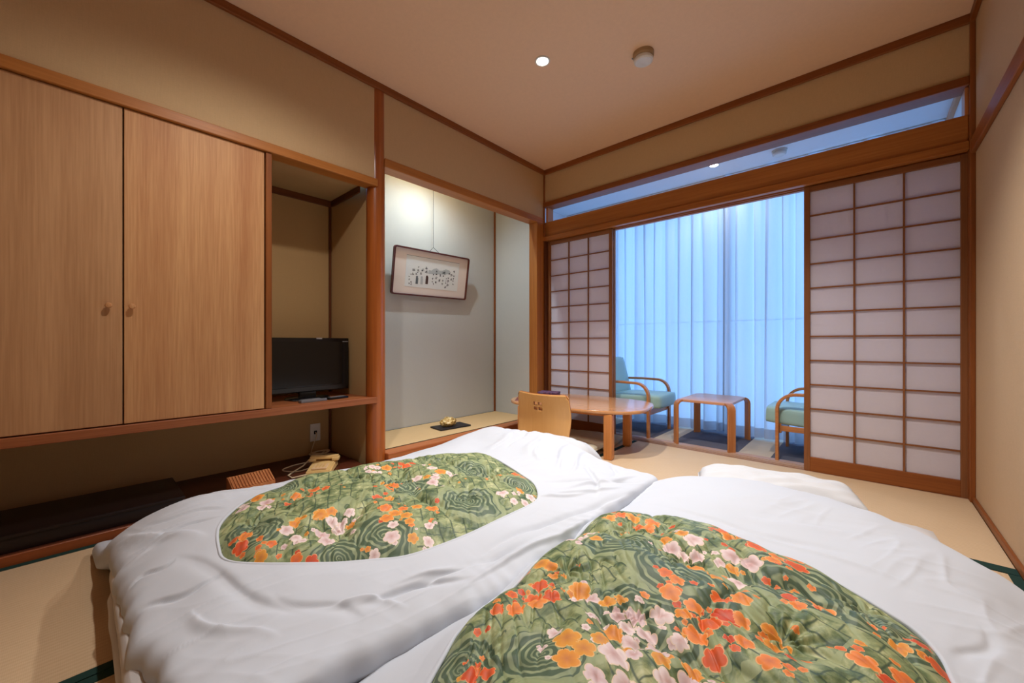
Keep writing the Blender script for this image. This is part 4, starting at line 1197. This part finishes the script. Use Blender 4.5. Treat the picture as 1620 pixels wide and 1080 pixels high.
    def place(lst, bx, by, br_, rmin, rmax, n_, cid):
        for _ in range(n_ * 6):
            if n_ <= 0: break
            a, q = rnd.uniform(0, 6.28), br_ * math.sqrt(rnd.random())
            px, py = bx + q * math.cos(a), by + q * math.sin(a); r_ = rnd.uniform(rmin, rmax)
            if any(math.hypot(px - o_[0], py - o_[1]) < 0.72 * (r_ + o_[2]) for o_ in lst): continue
            lst.append((px, py, r_, r_ * rnd.uniform(0.85, 1.0), cid())); n_ -= 1
    oc_ = lambda: rnd.choice((rnd.uniform(0, 0.3), rnd.uniform(0.25, 0.5), rnd.uniform(0.45, 0.6)))
    wc_ = lambda: rnd.uniform(0.66, 1.0) if rnd.random() < 0.66 else rnd.uniform(0.54, 0.61)
    for bx, by, br_ in fo:
        place(big, bx, by, br_ * 0.75, 0.014, 0.024, int(1 + br_ * 42), oc_); place(small, bx, by, br_ * 1.25, 0.005, 0.010, int(3 + br_ * 90), oc_)
    for bx, by, br_ in fw:
        place(big, bx, by, br_ * 0.95, 0.014, 0.025, int(2 + br_ * 75), wc_); place(small, bx, by, br_ * 1.3, 0.005, 0.010, int(3 + br_ * 90), wc_)
    per_face('bloom', big); per_face('bud', small)
    q = link_mesh('floral_quilt', me, M['quilt'], root, True)
    tag(q, 'green quilt with whirl, lattice and plum blossom print')
    return root, f

# mattresses
def mattress(name, x0, x1, y0, y1, h, label, seed):
    t = empty(name, ((x0 + x1) / 2, (y0 + y1) / 2, 0), label, 'mattress')
    sx, sy = (x1 - x0), (y1 - y0)
    def layer(nm, z0, z1, grow, mat):
        bm = bmesh.new(); nx_, ny_, nz_ = 16, 26, 6
        add_box(bm, (-sx / 2 - grow, -sy / 2 - grow, z0), (sx / 2 + grow, sy / 2 + grow, z1))
        bmesh.ops.subdivide_edges(bm, edges=bm.edges[:], cuts=14, use_grid_fill=True)
        hx, hy, hz = sx / 2 + grow, sy / 2 + grow, (z1 - z0) / 2; cz = (z0 + z1) / 2
        rr = min(hz * 0.9, 0.035)
        for v in bm.verts:
            p = (v.co.x, v.co.y, v.co.z - cz)
            q = [max(-(h_ - rr), min(h_ - rr, a)) for a, h_ in zip(p, (hx, hy, hz))]
            d = Vector([a - b for a, b in zip(p, q)])
            if d.length > 1e-6: d = d.normalized() * rr
            v.co = Vector((q[0] + d.x, q[1] + d.y, cz + q[2] + d.z))
            wob = 0.004 * noise.noise(Vector((v.co.x * 9, v.co.y * 9, v.co.z * 20 + seed)))
            v.co.x += wob; v.co.y += wob; v.co.z = max(z0, v.co.z)
        return fin(nm, bm, mat, t, True)
    layer('lower_pad', 0.0, h * 0.5, 0.0, M['matt'])
    layer('sheeted_pad', h * 0.5, h, -0.004, M['matt'])
    return t
mattress('futon_mattress', -1.70, -0.74, 0.055, 1.60, 0.17, 'white futon mattress under the left duvet', 1)
mattress('futon_mattress', -0.66, 0.195, 0.06, 2.06, 0.15, 'white futon mattress under the right duvet', 4)

# pillows
def bed_pillow(loc, rz, sx, sy, h, label, seed, tilt=(0, 0), ex=0.36):
    t = empty('pillow', loc, label, 'pillow', rz); t.rotation_euler = (tilt[0], tilt[1], rz)
    pillow_mesh('pillowcase', sx, sy, h, M['pillow'], t, 4.0, seed, 0.006, ex=ex)
    seam(sx, sy, h * 0.35, M['pillow'], t, 0.0022)
bed_pillow((-1.41, 1.91, 0.0), R(-4), 0.54, 0.36, 0.235, 'white pillow sticking out from the far end of the left duvet', 3, (0, 0), 0.5)
bed_pillow((-0.285, 1.915, 0.148), R(14), 0.57, 0.28, 0.115, 'plump white pillow beyond the right duvet', 9)

ovalA = [(-1.395, 0.274), (-1.277, 0.251), (-1.195, 0.252), (-1.105, 0.31), (-0.994, 0.418), (-0.92, 0.496), (-0.862, 0.568), (-0.828, 0.708), (-0.819, 0.876), (-0.818, 0.991), (-0.838, 1.058), (-0.923, 1.143), (-1.027, 1.191), (-1.157, 1.238), (-1.294, 1.277), (-1.398, 1.253), (-1.487, 1.153), (-1.549, 0.988), (-1.6, 0.777), (-1.63, 0.635), (-1.625, 0.519), (-1.561, 0.4), (-1.486, 0.321)]
boundA = [(-2.19, 0.045), (-2.13, 0.12), (-2.10, 0.30), (-2.08, 0.60), (-2.06, 0.95), (-2.03, 1.25), (-1.99, 1.50), (-1.96, 1.60), (-1.90, 1.66), (-1.70, 1.665), (-1.50, 1.66), (-1.30, 1.655), (-1.12, 1.655), (-0.92, 1.665), (-0.76, 1.675), (-0.680, 1.675), (-0.655, 1.63), (-0.650, 1.50),
          (-0.648, 1.384), (-0.634, 1.166), (-0.623, 1.03), (-0.628, 0.878), (-0.614, 0.698), (-0.619, 0.582), (-0.650, 0.504), (-0.67, 0.427), (-0.695, 0.35), (-0.70, 0.27), (-0.71, 0.16), (-0.73, 0.115), (-0.80, 0.105), (-0.95, 0.10), (-1.043, 0.088), (-1.112, 0.070), (-1.223, 0.077), (-1.44, 0.068), (-1.684, 0.066), (-1.90, 0.05), (-2.08, 0.04)]
zA = [(-2.19, 0.045, 0.045), (-2.10, 0.30, 0.04), (-2.08, 0.60, 0.04), (-2.06, 0.95, 0.04), (-2.03, 1.25, 0.05), (-1.96, 1.60, 0.06), (-1.90, 1.66, 0.08),
      (-1.70, 1.665, 0.285), (-1.50, 1.66, 0.318), (-1.30, 1.655, 0.333), (-1.12, 1.655, 0.318), (-0.92, 1.665, 0.257), (-0.68, 1.675, 0.238), (-0.65, 1.50, 0.248),
      (-0.648, 1.384, 0.255), (-0.634, 1.166, 0.262), (-0.623, 1.03, 0.262), (-0.614, 0.698, 0.256), (-0.65, 0.504, 0.252), (-0.695, 0.35, 0.242), (-0.72, 0.13, 0.235),
      (-0.95, 0.10, 0.215), (-1.11, 0.070, 0.20), (-1.44, 0.068, 0.19), (-1.684, 0.066, 0.19), (-1.90, 0.05, 0.115), (-1.80, 0.12, 0.205), (-1.795, 0.165, 0.23), (-1.79, 0.25, 0.25), (-1.738, 0.446, 0.252), (-1.70, 0.746, 0.252), (-1.69, 1.07, 0.252), (-1.69, 1.31, 0.262), (-1.69, 1.488, 0.285), (-1.9, 0.4, 0.16), (-1.88, 0.9, 0.16), (-1.86, 1.3, 0.17),
      (-1.395, 0.274, 0.272), (-1.195, 0.252, 0.262), (-0.994, 0.418, 0.262), (-0.862, 0.568, 0.27), (-0.819, 0.876, 0.28), (-0.838, 1.058, 0.28), (-1.027, 1.191, 0.28), (-1.294, 1.277, 0.282), (-1.487, 1.153, 0.275), (-1.6, 0.777, 0.27), (-1.625, 0.519, 0.27), (-1.486, 0.321, 0.272),
      (-1.2, 0.75, 0.29), (-0.72, 0.9, 0.276), (-0.72, 0.55, 0.262), (-1.0, 0.25, 0.248), (-1.3, 1.45, 0.305), (-1.0, 1.42, 0.29), (-0.78, 1.35, 0.272), (-1.55, 1.45, 0.295), (-1.4, 0.14, 0.235), (-1.15, 0.14, 0.225), (-1.65, 0.15, 0.24)]
foldsA = [(-0.74, 1.20, -0.86, 1.02, 0.010, 0.008), (-0.70, 0.72, -0.78, 0.50, 0.008, 0.007), (-0.67, 1.52, -0.90, 1.18, 0.010, -0.010), (-1.10, 1.62, -1.02, 1.40, 0.010, 0.008), (-1.35, 1.60, -1.30, 1.42, 0.010, -0.007), (-1.20, 1.50, -1.05, 1.34, 0.008, 0.007), (-0.86, 0.36, -0.74, 0.46, 0.007, 0.007), (-1.06, 0.16, -0.86, 0.24, 0.009, 0.008), (-1.56, 0.12, -1.50, 0.28, 0.007, -0.008), (-1.78, 0.30, -1.66, 0.50, 0.010, 0.007),(-0.66, 1.30, -0.72, 0.75, 0.010, -0.012), (-0.70, 1.35, -0.80, 1.10, 0.012, 0.009), (-0.64, 1.15, -0.66, 0.60, 0.010, 0.011), (-0.68, 0.85, -0.76, 0.45, 0.009, -0.009),
          (-0.90, 1.50, -0.72, 1.25, 0.012, -0.012), (-1.05, 1.55, -0.95, 1.30, 0.014, -0.010), (-1.25, 1.60, -1.15, 1.38, 0.018, 0.010), (-0.72, 1.55, -0.80, 1.20, 0.014, 0.010),
          (-1.75, 0.12, -1.60, 0.45, 0.020, 0.012), (-1.70, 0.10, -1.40, 0.22, 0.016, 0.010), (-1.66, 0.16, -1.55, 0.30, 0.008, -0.008), (-1.30, 0.18, -0.90, 0.30, 0.015, -0.009), (-1.20, 0.10, -1.15, 0.22, 0.008, -0.010),
          (-0.80, 0.42, -0.70, 0.60, 0.010, -0.010), (-0.95, 0.30, -0.78, 0.38, 0.012, -0.008), (-1.50, 0.10, -1.48, 0.20, 0.008, 0.008), (-1.35, 0.09, -1.34, 0.16, 0.007, -0.008), (-1.42, 1.55, -1.35, 1.35, 0.02, 0.010), (-1.0, 1.62, -0.90, 1.35, 0.009, 0.009), (-0.85, 1.64, -0.76, 1.45, 0.008, -0.008)]
tuA = [(-1.46, 0.56), (-1.10, 0.50), (-1.28, 0.80), (-0.98, 0.86), (-1.44, 1.02), (-1.12, 1.10), (-1.30, 0.33)]
A_o = [(-1.361, 0.543, 0.07), (-1.405, 0.902, 0.05), (-1.215, 0.727, 0.05), (-1.228, 0.278, 0.05), (-1.125, 0.312, 0.05), (-1.034, 0.358, 0.05), (-1.008, 0.675, 0.08), (-1.024, 0.621, 0.05), (-1.046, 1.066, 0.05), (-0.993, 1.133, 0.05), (-1.372, 0.483, 0.05), (-1.143, 0.644, 0.04)]
A_w = [(-1.449, 0.387, 0.06), (-1.138, 0.454, 0.09), (-1.142, 0.498, 0.06), (-1.19, 0.9, 0.1), (-0.898, 0.577, 0.09), (-0.87, 0.987, 0.06), (-1.424, 0.792, 0.05)]
A_s = [(-1.237, 0.32, 0.11), (-0.955, 0.543, 0.12), (-0.947, 0.841, 0.13), (-1.201, 0.771, 0.12), (-0.986, 0.438, 0.1), (-1.181, 1.062, 0.1), (-0.928, 1.059, 0.08), (-1.551, 0.495, 0.08)]
duvet('duvet', 'left duvet, white cover with a smaller oval window of green floral quilt', ovalA, boundA, zA, foldsA, 0.042, tuA, A_s, A_o, A_w, 2.0,
      lambda x, y: 0.004 if x < -1.70 or y < 0.10 else 0.172)

ovalB = [(-0.6, 1.045), (-0.546, 1.10), (-0.463, 1.158), (-0.329, 1.18), (-0.204, 1.158), (-0.098, 1.129), (-0.031, 1.09), (0.026, 1.049), (0.067, 1.017), (0.090, 0.969), (0.098, 0.911), (0.11, 0.80), (0.10, 0.60), (0.05, 0.40), (-0.08, 0.24), (-0.25, 0.19), (-0.40, 0.24), (-0.49, 0.33), (-0.544, 0.429), (-0.570, 0.487), (-0.574, 0.573), (-0.582, 0.665), (-0.598, 0.753), (-0.608, 0.875), (-0.612, 0.97)]
boundB = [(-0.69, 0.10), (-0.70, 0.30), (-0.70, 0.60), (-0.70, 0.90), (-0.70, 1.20), (-0.70, 1.42), (-0.69, 1.56), (-0.65, 1.635), (-0.528, 1.719), (-0.419, 1.759), (-0.271, 1.781), (-0.118, 1.773), (-0.017, 1.738), (0.07, 1.684), (0.132, 1.625), (0.205, 1.551), (0.276, 1.480), (0.325, 1.40), (0.35, 1.25), (0.355, 1.0), (0.355, 0.6), (0.35, 0.25), (0.33, 0.12), (0.20, 0.085), (-0.1, 0.08), (-0.4, 0.08), (-0.6, 0.08)]
zB = [(-0.69, 0.10, 0.185), (-0.70, 0.30, 0.185), (-0.70, 0.60, 0.185), (-0.70, 0.90, 0.185), (-0.70, 1.20, 0.19), (-0.70, 1.42, 0.195), (-0.65, 1.635, 0.235), (-0.528, 1.719, 0.258), (-0.419, 1.759, 0.268), (-0.271, 1.781, 0.270), (-0.118, 1.773, 0.270), (-0.017, 1.738, 0.268), (0.07, 1.684, 0.268), (0.132, 1.625, 0.266), (0.205, 1.551, 0.256), (0.276, 1.480, 0.235),
      (0.325, 1.40, 0.20), (0.35, 1.25, 0.17), (0.355, 1.0, 0.15), (0.355, 0.6, 0.15), (0.35, 0.25, 0.14), (0.20, 0.085, 0.18), (-0.1, 0.08, 0.20), (-0.4, 0.08, 0.20),
      (-0.6, 1.045, 0.278), (-0.463, 1.158, 0.282), (-0.204, 1.158, 0.29), (-0.031, 1.09, 0.29), (0.067, 1.017, 0.287), (0.098, 0.911, 0.284), (0.10, 0.6, 0.28), (0.05, 0.40, 0.28), (-0.25, 0.19, 0.265), (-0.49, 0.33, 0.262), (-0.572, 0.521, 0.268), (-0.598, 0.753, 0.272), (-0.25, 0.65, 0.305),
      (0.22, 1.1, 0.262), (0.25, 0.7, 0.245), (0.15, 1.35, 0.28), (-0.1, 1.45, 0.288), (-0.4, 1.45, 0.284), (-0.62, 1.3, 0.228), (-0.655, 0.9, 0.212), (-0.655, 0.6, 0.210), (-0.655, 0.35, 0.205), (-0.1, 1.62, 0.290), (-0.4, 1.62, 0.284)]
foldsB = [(-0.45, 1.28, -0.05, 1.26, 0.014, -0.006), (0.12, 0.98, 0.16, 1.12, 0.010, -0.006), (0.20, 0.90, 0.24, 1.15, 0.012, 0.006), (-0.25, 1.35, 0.0, 1.40, 0.02, 0.005), (-0.30, 1.26, 0.05, 1.19, 0.008, 0.006), (-0.64, 0.75, -0.66, 0.45, 0.010, -0.006)]
tuB = [(-0.48, 0.70), (-0.30, 0.90), (-0.10, 0.78), (-0.30, 0.66), (0.0, 1.0), (-0.20, 0.50), (0.03, 0.64), (-0.47, 0.44), (-0.46, 0.97)]
B_o = [(-0.453, 0.646, 0.07), (-0.467, 0.6, 0.05), (-0.517, 0.542, 0.06), (-0.531, 0.671, 0.06), (-0.275, 0.761, 0.06), (-0.198, 1.043, 0.08), (-0.137, 1.057, 0.05), (-0.093, 0.912, 0.06), (-0.159, 0.783, 0.06), (0.059, 0.93, 0.05), (-0.157, 0.707, 0.08), (-0.122, 0.713, 0.06), (-0.43, 0.402, 0.05), (-0.486, 1.002, 0.06), (-0.434, 1.01, 0.06), (-0.245, 1.101, 0.05), (-0.219, 0.713, 0.05), (0.02, 0.797, 0.05)]
B_w = [(-0.329, 0.533, 0.06), (-0.34, 0.615, 0.08), (-0.279, 0.624, 0.07), (-0.238, 0.591, 0.06), (-0.332, 0.959, 0.06), (-0.226, 0.932, 0.07), (-0.54, 0.856, 0.05), (-0.292, 0.518, 0.05)]
B_s = [(-0.429, 0.852, 0.12), (-0.267, 0.806, 0.14), (-0.114, 0.958, 0.15), (-0.288, 0.656, 0.13), (0.028, 0.943, 0.11), (-0.475, 0.402, 0.1), (-0.365, 0.475, 0.09)]
duvet('duvet', 'right duvet in the foreground, white cover with a large oval window of green floral quilt', ovalB, boundB, zB, foldsB, 0.050, tuB, B_s, B_o, B_w, 6.0,
      lambda x, y: 0.004 if x > 0.19 else 0.152)
